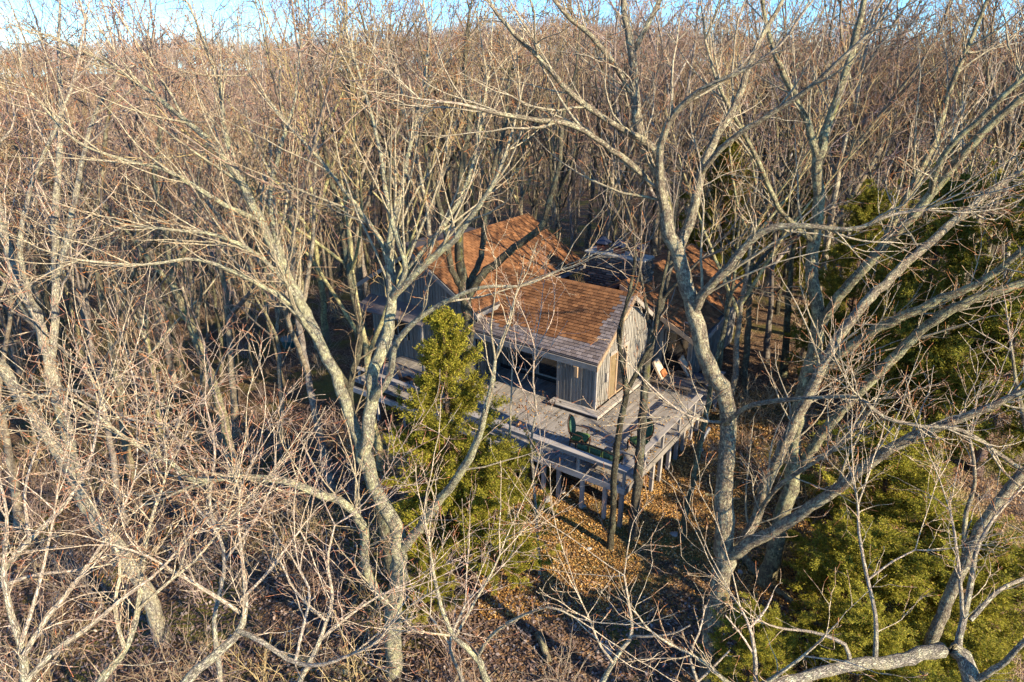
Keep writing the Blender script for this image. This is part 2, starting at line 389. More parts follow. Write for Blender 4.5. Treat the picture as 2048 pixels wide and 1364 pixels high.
# doors and windows
def window(parent, name, box, glass, frame, fw=.05, axis='a', mullions=0):
    """box=(u0,u1,z0,z1,plane); axis 'b' means the glass lies in a plane b=const"""
    u0, u1, z0, z1, pl = box
    f = MB()
    def bx(ua, ub, za, zb, d0, d1):
        if axis == 'b': f.box(ua, ub, pl+d0, pl+d1, za, zb)
        else: f.box(pl+d0, pl+d1, ua, ub, za, zb)
    bx(u0, u0+fw, z0, z1, -.05, .01); bx(u1-fw, u1, z0, z1, -.05, .01)
    bx(u0+fw, u1-fw, z1-fw, z1, -.05, .01); bx(u0+fw, u1-fw, z0, z0+fw, -.05, .01)
    for i in range(mullions):
        u = u0+(i+1)*(u1-u0)/(mullions+1); bx(u-.025, u+.025, z0+fw, z1-fw, -.048, .008)
    fo = f.ob(name, frame, parent)
    g = MB()
    if axis == 'b': g.box(u0+fw, u1-fw, pl-.02, pl-.008, z0+fw, z1-fw)
    else: g.box(pl-.02, pl-.008, u0+fw, u1-fw, z0+fw, z1-fw)
    g.ob('pane', glass, fo)
    return fo
window(house, 'door', (4.99, 5.60, .17, 2.1, 3.33), M['glass_tan'], M['frame_tan'], .05, 'b')
window(house, 'door', (5.61, 6.5, .17, 2.1, 3.33), M['glass'], M['frame_tan'], .05, 'b')
for i in range(2): window(house, 'sliding_door', (5.38+i*1.6, 6.95+i*1.6, .17, 2.14, 5.37), M['glass'], M['trim'], .07, 'a')
window(house, 'window', (9.65, 10.5, .1, 1.9, 3.63), M['glass'], M['trim'], .06, 'a')
window(house, 'window', (13.05, 14.2, .92, 1.88, 3.63), M['glass'], M['trim'], .06, 'a', 1)
window(house, 'door', (1.62, 2.78, .05, 1.98, 9.21), M['glass'], M['trim'], .07, 'a')
window(house, 'window', (1.7, 2.9, 2.05, 2.55, 9.18), M['glass_pale'], M['trim'], .05, 'a', 1)
MB().box(4.93, 6.6, 3.24, 3.3, 2.12, 2.26).ob('door_header', M['trim'], house)
MB().box(3.90, 3.955, 5.0, 5.1, .16, 2.4).ob('corner_board', M['trim'], house)
MB().box(3.89, 3.955, 3.27, 3.36, .16, 2.36).ob('corner_board', M['post'], house)
la = MB(); la.box(3.84, 3.93, 4.12, 4.26, 1.35, 1.8); la.box(3.78, 3.93, 4.1, 4.28, 1.8, 1.84)
la.ob('wall_lamp', M['frame_tan'], house)
MB().box(4.62, 4.78, 3.2, 3.3, 1.1, 1.5).ob('meter_box', M['trim'], house)
# raised step around the bay
for k in range(3):
    MB().box(3.42+.17*k, 3.57+.17*k, 2.9+.17*k, 5.2, .13, .165).ob('step_board', M['deck_cross'], house, .004)
for k in range(2):
    MB().box(3.59+.17*k, 7.9, 2.9+.17*k, 3.05+.17*k, .13, .165).ob('step_board', M['deck'], house, .004)
MB().box(3.45, 3.47, 2.93, 5.2, .0, .128).ob('step_riser', M['core'], house)  # shade under the step put in as a near-black strip
MB().box(3.475, 7.9, 2.93, 2.95, .0, .128).ob('step_riser', M['trim'], house)

# roofs: deck slab + fascias + tabs
def slab(parent, name, pts, th, mat):
    m = MB(); p = [Vector(q) for q in pts]; n = (p[1]-p[0]).cross(p[2]-p[0]).normalized()
    if n.z < 0: n = -n
    m.poly_prism(pts, -n*th); return m.ob(name, mat, parent)
tab_meshes = {}
def tabs(parent, origin, along, down, L, D, tw=.24, ex=.148, single=0, grey=None, cut=None, base='sh_or', rowcol=None, rank=None):
    """shingle tabs: origin at the ridge corner, along = unit vector along the ridge, down = unit vector down the slope"""
    o = np.array(origin, float); u = np.array(along, float); v = np.array(down, float)
    nrm = np.cross(u, v); nrm = nrm/np.linalg.norm(nrm); nrm = nrm if nrm[2] > 0 else -nrm
    rows = int(D/ex); lst = []
    for r in range(rows):
        off = (r % 2)*tw*.5 - (r % 3)*.02
        nn = int(L/tw)+2
        for c in range(nn):
            x0 = c*tw - off; x1 = x0+tw-.02
            x0 = max(x0, 0); x1 = min(x1, L)
            if x1-x0 < .03: continue
            y0 = r*ex; y1 = y0+ex*1.22+random.uniform(-.006, .01)
            if cut and cut((x0+x1)/2, y1): continue
            lst.append((x0, x1, y0, y1))
    cen = [(o+u*(a+b)/2+v*(c+d)/2) for a, b, c, d in lst]
    order = sorted(range(len(lst)), key=lambda i: rank(cen[i]) if rank else 0)
    singles = set(order[:single])
    groups = {}
    for i, (x0, x1, y0, y1) in enumerate(lst):
        isg = grey and grey((x0+x1)/2, (y0+y1)/2)
        mat = 'sh_gr' if isg else base
        th0, th1 = .004, random.uniform(.024, .04)
        if i in singles and abs((x1-x0)-(tw-.02)) < 1e-4:
            key = (mat, tw, tuple(np.round(u, 2)), tuple(np.round(v, 2)))
            if key not in tab_meshes:
                mm = MB(); a = (x1-x0)/2; d0, d1 = -ex*.61, ex*.61
                c8 = [u*sx*a+v*dd+nrm*hh for hh in (0,) for (sx, dd) in ((-1, d0), (1, d0), (1, d1), (-1, d1))]
                c8 += [-u*a+v*d0+nrm*.004, u*a+v*d0+nrm*.004, u*a+v*d1+nrm*.034, -u*a+v*d1+nrm*.034]
                mm.quad8(c8); tab_meshes[key] = mm.mesh('shingle', M[mat])
            q = ob('shingle', tab_meshes[key], parent); q.location = tuple(o+u*(x0+x1)/2+v*(y0+y1)/2+nrm*random.uniform(.001, .004))
            q.rotation_euler = (random.uniform(-.01, .01), random.uniform(-.01, .01), random.uniform(-.012, .012))
        else:
            g = groups.setdefault(mat, MB())
            c8 = [o+u*x0+v*y0+nrm*.001, o+u*x1+v*y0+nrm*.001, o+u*x1+v*y1+nrm*.001, o+u*x0+v*y1+nrm*.001,
                  o+u*x0+v*y0+nrm*th0, o+u*x1+v*y0+nrm*th0, o+u*x1+v*y1+nrm*th1, o+u*x0+v*y1+nrm*th1]
            g.quad8(c8)
    for k, g in groups.items():
        q = g.ob('shingles', M[k], parent); tag(q, kind='stuff')
cs = math.cos(math.atan(SL)); sn = math.sin(math.atan(SL))
# front wing (ridge along b at a = 6.2)
ra, rz = 6.2, 4.4; eL = 3.4/1.0; D = (ra-3.32)/cs
front = slab(house, 'roof', [(ra, 2.98, rz), (ra, 9.9, rz), (3.32, 9.2, rz-SL*(ra-3.32)), (3.32, 2.98, rz-SL*(ra-3.32))], .09, M['sh_dk'])
slab(house, 'roof', [(ra, 2.98, rz-.0), (ra, 9.0, rz), (9.3, 9.0, rz-.69*3.1), (9.3, 2.98, rz-.69*3.1)], .09, M['sh_dk'])
def vrank(c):
    x, y = HW(c[0], c[1]); return (x**2+y**2+(CAMZ-c[2])**2)
tabs(front, (ra, 2.96, rz+.003), (0, 1, 0), (-cs, 0, -sn), 6.9, D+.04, single=290, rank=vrank,
     grey=lambda x, y: (y > D-.72+.08*math.sin(x*3)+random.uniform(-.1, .1)-.25*max(0, 1-x)) or (x < .38+.12*y+random.uniform(-.1, .1)),
     cut=lambda x, y: x > 6.3 and (x-6.3) > (D-y)*.35)
tabs(house, (ra, 2.96, rz+.003), (0, 1, 0), (cs, 0, -sn), 6.0, 3.6)
for i in range(24):
    MB().poly_prism([(ra-.13, 2.97+i*.26, rz-.055), (ra, 2.97+i*.26, rz+.035), (ra+.13, 2.97+i*.26, rz-.055), (ra+.13, 2.97+i*.26, rz-.04), (ra, 2.97+i*.26, rz+.05), (ra-.13, 2.97+i*.26, rz-.04)], (0, .25, 0)).ob('ridge_cap', M['sh_or'], house)
ez = rz-SL*(ra-3.32)
MB().box(3.24, 3.30, 2.94, 9.1, ez-.26, ez-.03).ob('fascia', M['trim'], house)
# rakes
def rake(parent, p, q, h, th, mat, nrm):
    p = Vector(p); q = Vector(q); n = Vector(nrm)*th
    MB().poly_prism([p, q, q-Vector((0, 0, h)), p-Vector((0, 0, h))], n).ob('rake_board', mat, parent)
rake(house, (3.24, 2.97, ez-.06), (ra, 2.97, rz-.03), .2, .045, M['frame_tan'], (0, -1, 0))
rake(house, (9.3, 2.97, rz-.69*3.1-.05), (ra, 2.97, rz-.03), .2, .045, M['trim'], (0, -1, 0))
# left wing (ridge along a at b = 12)
s2 = .6; c2 = math.cos(math.atan(s2)); n2 = math.sin(math.atan(s2)); z2 = 5.5
slab(house, 'roof', [(3.0, 12, z2), (11.9, 12, z2), (11.9, 8.5, z2-s2*3.5), (3.0, 8.5, z2-s2*3.5)], .09, M['sh_dk'])
slab(house, 'roof', [(3.0, 12, z2), (11.9, 12, z2), (11.9, 15.6, z2-s2*3.6), (3.0, 15.6, z2-s2*3.6)], .09, M['sh_dk'])
tabs(house, (2.98, 12, z2+.003), (1, 0, 0), (0, -c2, -n2), 8.94, 4.05, tw=.3, ex=.16, cut=lambda x, y: False)
tabs(house, (2.98, 12, z2+.003), (1, 0, 0), (0, c2, -n2), 8.94, 4.1, tw=.3, ex=.16)
rake(house, (2.98, 8.45, z2-s2*3.55-.03), (2.98, 12, z2-.03), .2, .05, M['trim'], (-1, 0, 0))
rake(house, (2.98, 15.6, z2-s2*3.6-.03), (2.98, 12, z2-.03), .2, .05, M['trim'], (-1, 0, 0))
rake(house, (11.92, 8.45, z2-s2*3.55-.03), (11.92, 12, z2-.03), .2, .05, M['frame_tan'], (1, 0, 0))
MB().box(2.99, 11.9, 8.42, 8.46, z2-s2*3.55-.2, z2-s2*3.55-.02).ob('fascia', M['trim'], house)
# wall below the left wing's right end, back roof beyond its ridge
slab(house, 'roof', [(4.9, 12.5, 4.88), (9.6, 12.5, 4.88), (9.6, 14.5, 4.95), (4.9, 14.5, 4.95)], .1, M['sh_dk'])
MB().box(5.0, 9.4, 12.7, 14.3, -1, 4.8).ob('wall', M['siding_dark'], house)
# low porch roof and shelf against the left gable
slab(house, 'porch_roof', [(2.6, 11.2, 2.35), (3.6, 11.2, 2.75), (3.6, 15.3, 2.75), (2.6, 15.3, 2.35)], .1, M['sh_gr'])
MB().box(2.66, 2.76, 11.25, 11.35, -.6, 2.26).box(2.66, 2.76, 13.2, 13.3, -.6, 2.26).ob('porch_post', M['post'], house)
# right wing (ridge along a at b = 4.75)
s3 = .51; c3 = math.cos(math.atan(s3)); n3 = math.sin(math.atan(s3)); z3 = 3.95
slab(house, 'roof', [(8.45, 4.75, z3), (16.7, 4.75, z3), (16.7, 1.5, z3-s3*3.25), (8.45, .95, z3-s3*3.8)], .1, M['sh_dk'])
slab(house, 'roof', [(10.5, 4.752, z3), (16.7, 4.752, z3), (16.7, 8.4, z3-s3*3.65), (10.5, 8.4, z3-s3*3.65)], .1, M['sh_dk'])
slab(house, 'roof', [(8.45, 4.752, z3), (9.5, 4.752, z3), (9.5, 5.5, z3-s3*.75), (8.45, 5.5, z3-s3*.75)], .1, M['sh_dk'])
tabs(house, (8.43, 4.75, z3+.003), (1, 0, 0), (0, -c3, -n3), 8.3, 4.3, tw=.27, ex=.155, cut=lambda x, y: y > 4.28-.62*x/8.3)
tabs(house, (10.5, 4.75, z3+.003), (1, 0, 0), (0, c3, -n3), 6.2, 4.1, tw=.3, ex=.16)
tabs(house, (8.43, 4.75, z3+.003), (1, 0, 0), (0, c3, -n3), 1.05, .9, tw=.27, ex=.155)
rake(house, (8.43, .93, z3-s3*3.82-.03), (8.43, 4.75, z3-.03), .22, .05, M['frame_tan'], (-1, 0, 0))
rake(house, (16.72, 1.46, z3-s3*3.28-.03), (16.72, 4.75, z3-.03), .22, .05, M['trim'], (1, 0, 0))
MB().poly_prism([(8.45, .9, z3-s3*3.82), (16.7, 1.46, z3-s3*3.28), (16.7, 1.46, z3-s3*3.28-.2), (8.45, .9, z3-s3*3.82-.2)], (0, -.04, 0)).ob('fascia', M['trim'], house)
# chimney
CH = .34
chim = MB().box(9.62, 10.48, 4.24, 7.16, 0, 4.36+CH).ob('chimney', M['mortar'], house)
smesh = []
for i in range(7):
    w_, h_ = [.22, .3, .38, .26, .42, .18, .34][i], .088
    mm = MB()
    q = [(-w_/2, -.05, -h_/2), (w_/2, -.05, -h_/2), (w_/2, .05, -h_/2), (-w_/2, .05, -h_/2), (-w_/2, -.05, h_/2), (w_/2, -.05, h_/2), (w_/2, .05, h_/2), (-w_/2, .05, h_/2)]
    mm.quad8([tuple(c+random.uniform(-.014, .014) for c in p) for p in q]); smesh.append((w_, mm.mesh('stone', M['stone'], .012)))
def stones(p0, p1, ax, z0, z1, pl, rotz, side):
    z = z0
    while z < z1-.03:
        x = p0-random.uniform(0, .2)
        while x < p1:
            w_, me = random.choice(smesh)
            if x+w_/2 > p0 and x+w_/2 < p1-.02:
                q = ob('stone', me, chim); dd = random.uniform(-.01, .05)
                q.location = (pl+side*dd, x+w_/2, z+.05) if ax == 'b' else (x+w_/2, pl+side*dd, z+.05)
                q.rotation_euler = (random.uniform(-.04, .04), 0, rotz+random.uniform(-.05, .05))
            x += w_+.018
        z += .112
stones(4.24, 7.2, 'b', 2.7, 4.34+CH, 9.60, PI/2, -1); stones(9.6, 10.5, 'a', 3.3, 4.34+CH, 4.22, 0, -1)
MB().box(9.56, 10.54, 4.17, 7.23, 4.36+CH, 4.45+CH).ob('cap_slab', M['stone_cap'], chim, .015)
for i, bb in enumerate((6.55, 5.70, 4.75)):
    fl = MB().box(9.85, 10.25, bb-.2, bb+.2, (4.452+CH), (4.70+CH)).ob('flue', M['terra'], chim, .01)
    h = MB()
    for (sx, sy) in ((-1, -1), (1, -1), (1, 1), (-1, 1)): h.box(10.06+sx*.13-.012, 10.06+sx*.13+.012, bb+sy*.14-.012, bb+sy*.14+.012, (4.70+CH), (4.80+CH))
    h.box(9.74, 10.36, bb-.31, bb+.31, (4.80+CH), (4.83+CH))
    n = len(h.V); h.V += [(9.74, bb-.31, (4.832+CH)), (10.36, bb-.31, (4.832+CH)), (10.36, bb+.31, (4.832+CH)), (9.74, bb+.31, (4.832+CH)), (10.05, bb, (5.12+CH))]
    h.F += [(n, n+1, n+4), (n+1, n+2, n+4), (n+2, n+3, n+4), (n+3, n, n+4), (n+3, n+2, n+1, n)]
    h.ob('flue_hood', M['hood'], fl)

# ------------------------------------------------------------------ deck
deck = tag(empty('deck', (hx, hy, 0), TH), 'weathered grey plank deck on posts wrapped round the corner of the cabin', 'deck')
bw = .145
dk_mesh = {}
def board(a0, a1, b):
    k = (round(a0, 2), round(a1, 2))
    if k not in dk_mesh:
        dk_mesh[k] = MB().box(-(a1-a0)/2, (a1-a0)/2, 0, bw-.010, -.035, 0).mesh('deck_board', M['deck'], .003)
    o = ob('deck_board', dk_mesh[k], deck); o.location = ((a0+a1)/2, b, random.uniform(-.003, .003)); o.rotation_euler = (0, 0, random.uniform(-.0006, .0006))
b = 0.0
while b < 13.4:
    if b < 2.9:
        if (int(b/bw) % 2): board(0, 2.55, b); board(2.56, 9.2, b)
        else: board(0, 4.2, b); board(4.21, 9.2, b)
    elif b < 5.1: board(0, 3.5, b)
    elif b < 9.0: board(0, 5.3, b)
    else: board(.4, 3.6, b)
    b += bw
j = MB()
for aa in (.06, 1.0, 2.0, 3.0): j.box(aa, aa+.05, 0.02, 13.3, -.235, -.037)
for aa in (4.0, 5.0, 6.0, 7.0, 8.0, 9.1): j.box(aa, aa+.05, .02, 2.9, -.235, -.037)
j.ob('joists', M['post'], deck)
MB().box(-.045, -.002, -.02, 13.3, -.24, -.01).ob('rim_board', M['deck_cross'], deck, .004)
MB().box(-.045, 9.22, -.062, -.024, -.24, -.01).ob('rim_board', M['deck'], deck, .004)
posts = [(.09, .12, -1.49), (.09, .74, -1.55), (.09, 1.62, -1.4), (.09, 2.57, -1.35), (.09, 3.2, -1.25), (.09, 4.06, -1.3), (.09, 5.6, -1.6), (.09, 7.2, -1.9), (.09, 8.8, -2.1), (.5, 10.4, -2.4), (.5, 12.0, -2.6),
         (1.08, .05, -1.3), (2.36, .05, -1.3), (3.03, .05, -1.3), (3.81, .05, -1.25), (4.51, .05, -1.2), (5.14, .05, -1.1), (5.93, .05, -1.0), (6.6, .05, -1.0), (7.5, .05, -1.0), (8.6, .05, -1.0),
         (2.2, 2.0, -1.3), (2.2, 4.2, -1.3), (4.5, 2.4, -1.2), (7, 2.4, -1.0)]
for (pa, pb, pz) in posts:
    x, y = HW(pa, pb); zb = float(gz(x, y))-.08
    s_ = .065
    MB().box(pa-s_, pa+s_, pb-s_, pb+s_, zb, -.24).ob('support_post', M['post'], deck, .005)
    if pa < .2 and pb in (1.62,):
        pass
RZ = .70
for (ra_, rb_) in [(.0, .02), (.0, 1.75), (.0, 3.3), (.0, 4.9), (.0, 6.5), (.0, 8.1), (1.5, .0), (3.0, .0), (4.5, .0), (6.0, .0), (7.6, .0), (9.1, .0), (.4, 9.7), (.4, 11.3), (.4, 12.9)]:
    MB().box(ra_, ra_+.09, rb_, rb_+.09, .002, RZ-.04).ob('rail_post', M['post'], deck, .004)
MB().box(-.06, .22, -.06, 8.3, RZ-.038, RZ).ob('rail_cap', M['deck_cross'], deck, .006)
MB().box(.225, 6.6, -.06, .16, RZ-.038, RZ).ob('rail_cap', M['deck'], deck, .006)
MB().box(7.5, 9.2, -.06, .16, RZ-.038, RZ).ob('rail_cap', M['deck'], deck, .006)
MB().box(.34, .56, 9.6, 13.2, RZ-.038, RZ).ob('rail_cap', M['deck_cross'], deck, .006)
MB().box(-.02, -.001, .1, 8.3, .52, RZ-.04).ob('rail_board', M['deck_cross'], deck, .003)
MB().box(1.95, 2.02, .16, 2.9, .006, .014).ob('joint_strip', M['metal'], deck)

# ------------------------------------------------------------------ furniture
def hthing(name, a, b, rz, label, cat, group=None):
    x, y = HW(a, b); o = empty(name, (x, y, 0.004), TH+rz); return tag(o, label, cat, group)
def ellip_plate(cx, cy, cz, rx, rz_, th, tilt, n=14):
    V = []; Fc = []
    for s in (-1, 1):
        for r in (1.0, .75):
            for i in range(n):
                a = 2*PI*i/n; x = r*rx*math.cos(a); z = r*rz_*math.sin(a)
                y = s*(th*(.5 if r == 1 else 1.0))
                V.append((x, y, z))
        V.append((0, s*th*1.15, 0))
    k = 2*n+1
    for s in (0, 1):
        o = s*k
        for i in range(n):
            j2 = (i+1) % n
            Fc.append((o+i, o+j2, o+n+j2, o+n+i)); Fc.append((o+n+i, o+n+j2, o+2*n))
    for i in range(n): Fc.append((i, (i+1) % n, k+(i+1) % n, k+i))
    R = Matrix.Rotation(tilt, 3, 'X')
    return [tuple(R @ Vector(v) + Vector((cx, cy, cz))) for v in V], Fc
def armchair(a, b, rz, label, seatm, backm):
    t = hthing('armchair', a, b, rz, label, 'armchair', 'carved green armchairs on the deck')   # faces +x local
    for (x, y) in ((.26, .27), (.26, -.27)):
        MB().tube([(x, y, .42), (x+.03, y*1.05, .3), (x+.0, y, .12), (x+.04, y*1.03, 0)], [.03, .035, .022, .028], 8).ob('leg', M['carved'], t, smooth=True)
    for y in (.24, -.24):
        MB().tube([(-.27, y, .42), (-.31, y, .2), (-.37, y, 0)], [.026, .024, .02], 8).ob('leg', M['carved'], t, smooth=True)
    fr = MB(); fr.box(-.3, .3, -.31, -.27, .34, .43); fr.box(-.3, .3, .27, .31, .34, .43); fr.box(.26, .3, -.27, .27, .34, .43); fr.box(-.3, -.26, -.27, .27, .34, .43)
    fr.ob('seat_frame', M['carved'], t, .008)
    MB().box(-.26, .28, -.28, .28, .41, .53).ob('seat', seatm, t, .04, True)
    V, Fc = ellip_plate(0, 0, 0, .27, .36, .05, 0); 
    R = Matrix.Rotation(PI/2, 3, 'Z'); T2 = Matrix.Rotation(-.22, 3, 'Y')
    me = mkmesh('backrest', [tuple(T2 @ (R @ Vector(v)) + Vector((-.33, 0, .86))) for v in V], Fc, backm, True); ob('backrest', me, t)
    pts = [tuple(T2 @ Vector((-.02, .29*math.cos(q), .385*math.sin(q)*(1.06 if abs(math.sin(q)) > .97 else 1))) + Vector((-.33, 0, .86))) for q in np.linspace(0, 2*PI, 21)]
    MB().tube(pts, .024, 6).ob('back_frame', M['carved'], t, smooth=True)
    MB().tube([(-.28, .2, .43), (-.3, .2, .55)], .022, 6).tube([(-.28, -.2, .43), (-.3, -.2, .55)], .022, 6).ob('back_support', M['carved'], t)
    for s in (-1, 1):
        MB().tube([(-.36, s*.27, .74), (-.1, s*.32, .72), (.16, s*.33, .70), (.2, s*.33, .66), (.12, s*.32, .56), (.16, s*.31, .43)], [.02, .024, .028, .024, .02, .026], 8).ob('armrest', M['carved'], t, smooth=True)
    return t
armchair(1.30, 2.45, -1.42, 'green upholstered carved armchair on the deck left of the settee, facing right', M['green'], M['green_dark'])
armchair(2.3, .62, 2.62, 'green upholstered carved armchair partly behind the slim trunk, near the right rail', M['green'], M['green_dark'])
st = hthing('settee', .72, 1.35, 0, 'carved dark wood settee with its back to the front deck rail', 'settee')
for (x, y) in ((.3, .72), (.3, -.72), (-.3, .72), (-.3, -.72), (.3, 0)):
    MB().tube([(x, y, .4), (x, y, .15), (x*1.08, y, 0)], [.03, .022, .026], 8).ob('leg', M['carved'], st, smooth=True)
MB().box(-.32, .32, -.76, .76, .34, .42).ob('seat_frame', M['carved'], st, .01)
MB().box(-.28, .31, -.73, .73, .42, .52).ob('seat', M['green'], st, .04, True)
pts = [(-.36-.04*math.cos(q*PI), y_, .80+.13*math.cos(y_/.78*PI/2)) for q, y_ in zip(np.linspace(-1, 1, 13), np.linspace(-.78, .78, 13))]
MB().tube(pts, .028, 6).ob('back_rail', M['carved'], st, smooth=True)
m = MB()
for y_ in (-.76, -.26, .26, .76): m.tube([(-.31, y_, .40), (-.36, y_, .84)], .025, 6)
m.tube([(-.33, -.76, .56), (-.33, .76, .56)], .022, 6); m.ob('back_frame', M['carved'], st)
for i in range(3):
    MB().box(-.37, -.31, -.72+i*.5, -.30+i*.5, .6, .82).ob('back_cushion', M['green_dark'], st, .025, True)
for s in (-1, 1): MB().tube([(-.34, s*.76, .72), (.1, s*.79, .70), (.2, s*.79, .62), (.2, s*.77, .42)], .024, 8).ob('armrest', M['carved'], st, smooth=True)
def lounger(a, b, rz, label):
    t = hthing('chaise_lounge', a, b, rz, label, 'lounger', 'wooden chaise lounges on the deck')   # length along x, head at -x
    f = MB(); f.box(-.95, .95, -.34, -.29, .26, .34); f.box(-.95, .95, .29, .34, .26, .34); f.box(.9, .95, -.29, .29, .26, .34); f.box(-.95, -.9, -.29, .29, .26, .34)
    f.ob('frame', M['teak'], t, .006)
    for x in (-.85, .8):
        for y in (-.31, .31): MB().box(x-.03, x+.03, y-.03, y+.03, 0, .26).ob('leg', M['teak'], t)
    for i in range(9): MB().box(-.35+i*.14, -.25+i*.14, -.28, .28, .335, .355).ob('slat', M['teak'], t)
    MB().box(-.36, .93, -.29, .29, .358, .43).ob('seat_cushion', M['cushion'], t, .02)
    bk = MB(); a1 = math.radians(58); dx, dz = -math.cos(a1), math.sin(a1)
    def pl_(mm, s0, s1, h0, h1, y0, y1):
        nx_, nz_ = math.sin(a1), math.cos(a1)
        P = lambda s, h, y: (-.37+dx*s+nx_*h, y, .37+dz*s+nz_*h)
        mm.quad8([P(s0, h0, y0), P(s1, h0, y0), P(s1, h0, y1), P(s0, h0, y1), P(s0, h1, y0), P(s1, h1, y0), P(s1, h1, y1), P(s0, h1, y1)])
    pl_(bk, 0, .86, 0, .03, -.3, .3); bk.ob('backrest', M['teak'], t)
    c_ = MB(); pl_(c_, .02, .86, .032, .10, -.28, .28); c_.ob('back_cushion', M['pillow_tan'], t, .02)
    p_ = MB(); pl_(p_, .06, .36, .102, .2, -.2, .2); o = p_.ob('pillow', M['pillow_rust'], t, .03)
    return t
lounger(7.75, 1.75, -1.5, 'chaise lounge nearer the doors, cream back cushion and rust pillow')
lounger(8.75, 1.0, -1.4, 'chaise lounge farther right, half hidden behind the big trunk')
# left deck chair
t = hthing('deck_chair', 1.2, 10.9, -.4, 'dark bentwood chair on the shaded deck at the left of the cabin', 'chair')
for (x, y) in ((.22, .22), (.22, -.22), (-.22, .22), (-.22, -.22)): MB().tube([(x, y, .44), (x*1.1, y*1.1, 0)], .018, 6).ob('leg', M['carved'], t)
MB().box(-.24, .24, -.24, .24, .42, .46).ob('seat', M['carved'], t, .01)
m = MB(); m.tube([(-.22, -.22, .44), (-.3, -.22, .8), (-.32, -.12, .95), (-.32, .12, .95), (-.3, .22, .8), (-.22, .22, .44)], .018, 6)
for y in (-.1, 0, .1): m.tube([(-.23, y, .45), (-.31, y, .94)], .01, 5)
m.ob('backrest', M['carved'], t)
# white tube beside the right deck edge
x, y = HW(6.1, -.45); gzv = float(gz(x, y))
t = tag(empty('drain_pipe', (x, y, gzv), TH), 'short white metal pipe lying on leaves beside the right deck posts', 'pipe')
MB().tube([(-.1, 0, .12), (.55, .0, .35)], .07, 10).ob('pipe_body', M['metal'], t)
MB().tube([(-.2, 0, .09), (-.1, 0, .12)], .09, 10).ob('pipe_collar', M['hood'], t)

# ------------------------------------------------------------------ branches
def rnd_perp(d, rng):
    r = rng.normal(size=d.shape); r -= d*np.sum(r*d, -1, keepdims=True)/np.sum(d*d, -1, keepdims=True)
    return r/np.linalg.norm(r, axis=-1, keepdims=True)
def unit(v): return v/np.maximum(np.linalg.norm(v, axis=-1, keepdims=True), 1e-9)
def walk(S, D, Ls, k, gn, up, rng, curl=None):
    n = len(S); P = np.zeros((n, k, 3)); P[:, 0] = S; d = unit(D); seg = (Ls/(k-1))[:, None]
    for i in range(1, k):
        d = unit(d + gn*rng.normal(size=d.shape) + np.array([0, 0, up])); P[:, i] = P[:, i-1]+d*seg
    return P
def spawn(P, R, tips, dens, lmin, lmax, ang, k, gn, up, rng, rtip, tmin=.15, rfac=.62, lrel=None, nmax=400000, outer=0, rk=.011):
    """children of every branch of (P, R)"""
    n, kk, _ = P.shape
    seg = np.linalg.norm(np.diff(P, axis=1), axis=-1); Lb = seg.sum(1)
    cnt = rng.poisson(np.maximum(dens*Lb*(1-tmin), .0)); cnt = np.minimum(cnt, 200)
    idx = np.repeat(np.arange(n), cnt)
    if len(idx) == 0: return np.zeros((0, k, 3)), np.zeros((0, k))
    t = tmin + (1-tmin)*rng.random(len(idx))
    f = t*(kk-1); i0 = np.minimum(f.astype(int), kk-2); fr = (f-i0)[:, None]
    S = P[idx, i0]*(1-fr) + P[idx, i0+1]*fr; pr = R[idx, i0]*(1-fr[:, 0]) + R[idx, i0+1]*fr[:, 0]
    T = unit(P[idx, i0+1]-P[idx, i0])
    a = ang*(1+.35*rng.normal(size=len(idx)))[:, None]
    D = T*np.cos(a) + rnd_perp(T, rng)*np.sin(a)
    L = lmin + (lmax-lmin)*rng.random(len(idx))**1.5
    if lrel is not None: L = np.minimum(L, lrel*Lb[idx]*(1.15-.7*t)+.12)
    r0 = np.minimum(pr*rfac, rtip+L*rk)
    r0 = np.maximum(r0, rtip*1.05)
    C = walk(S, D, L, k, gn, up, rng)
    tt = np.linspace(0, 1, k)[None]
    Rr = r0[:, None]*(1-tt) + rtip*tt
    return C, Rr
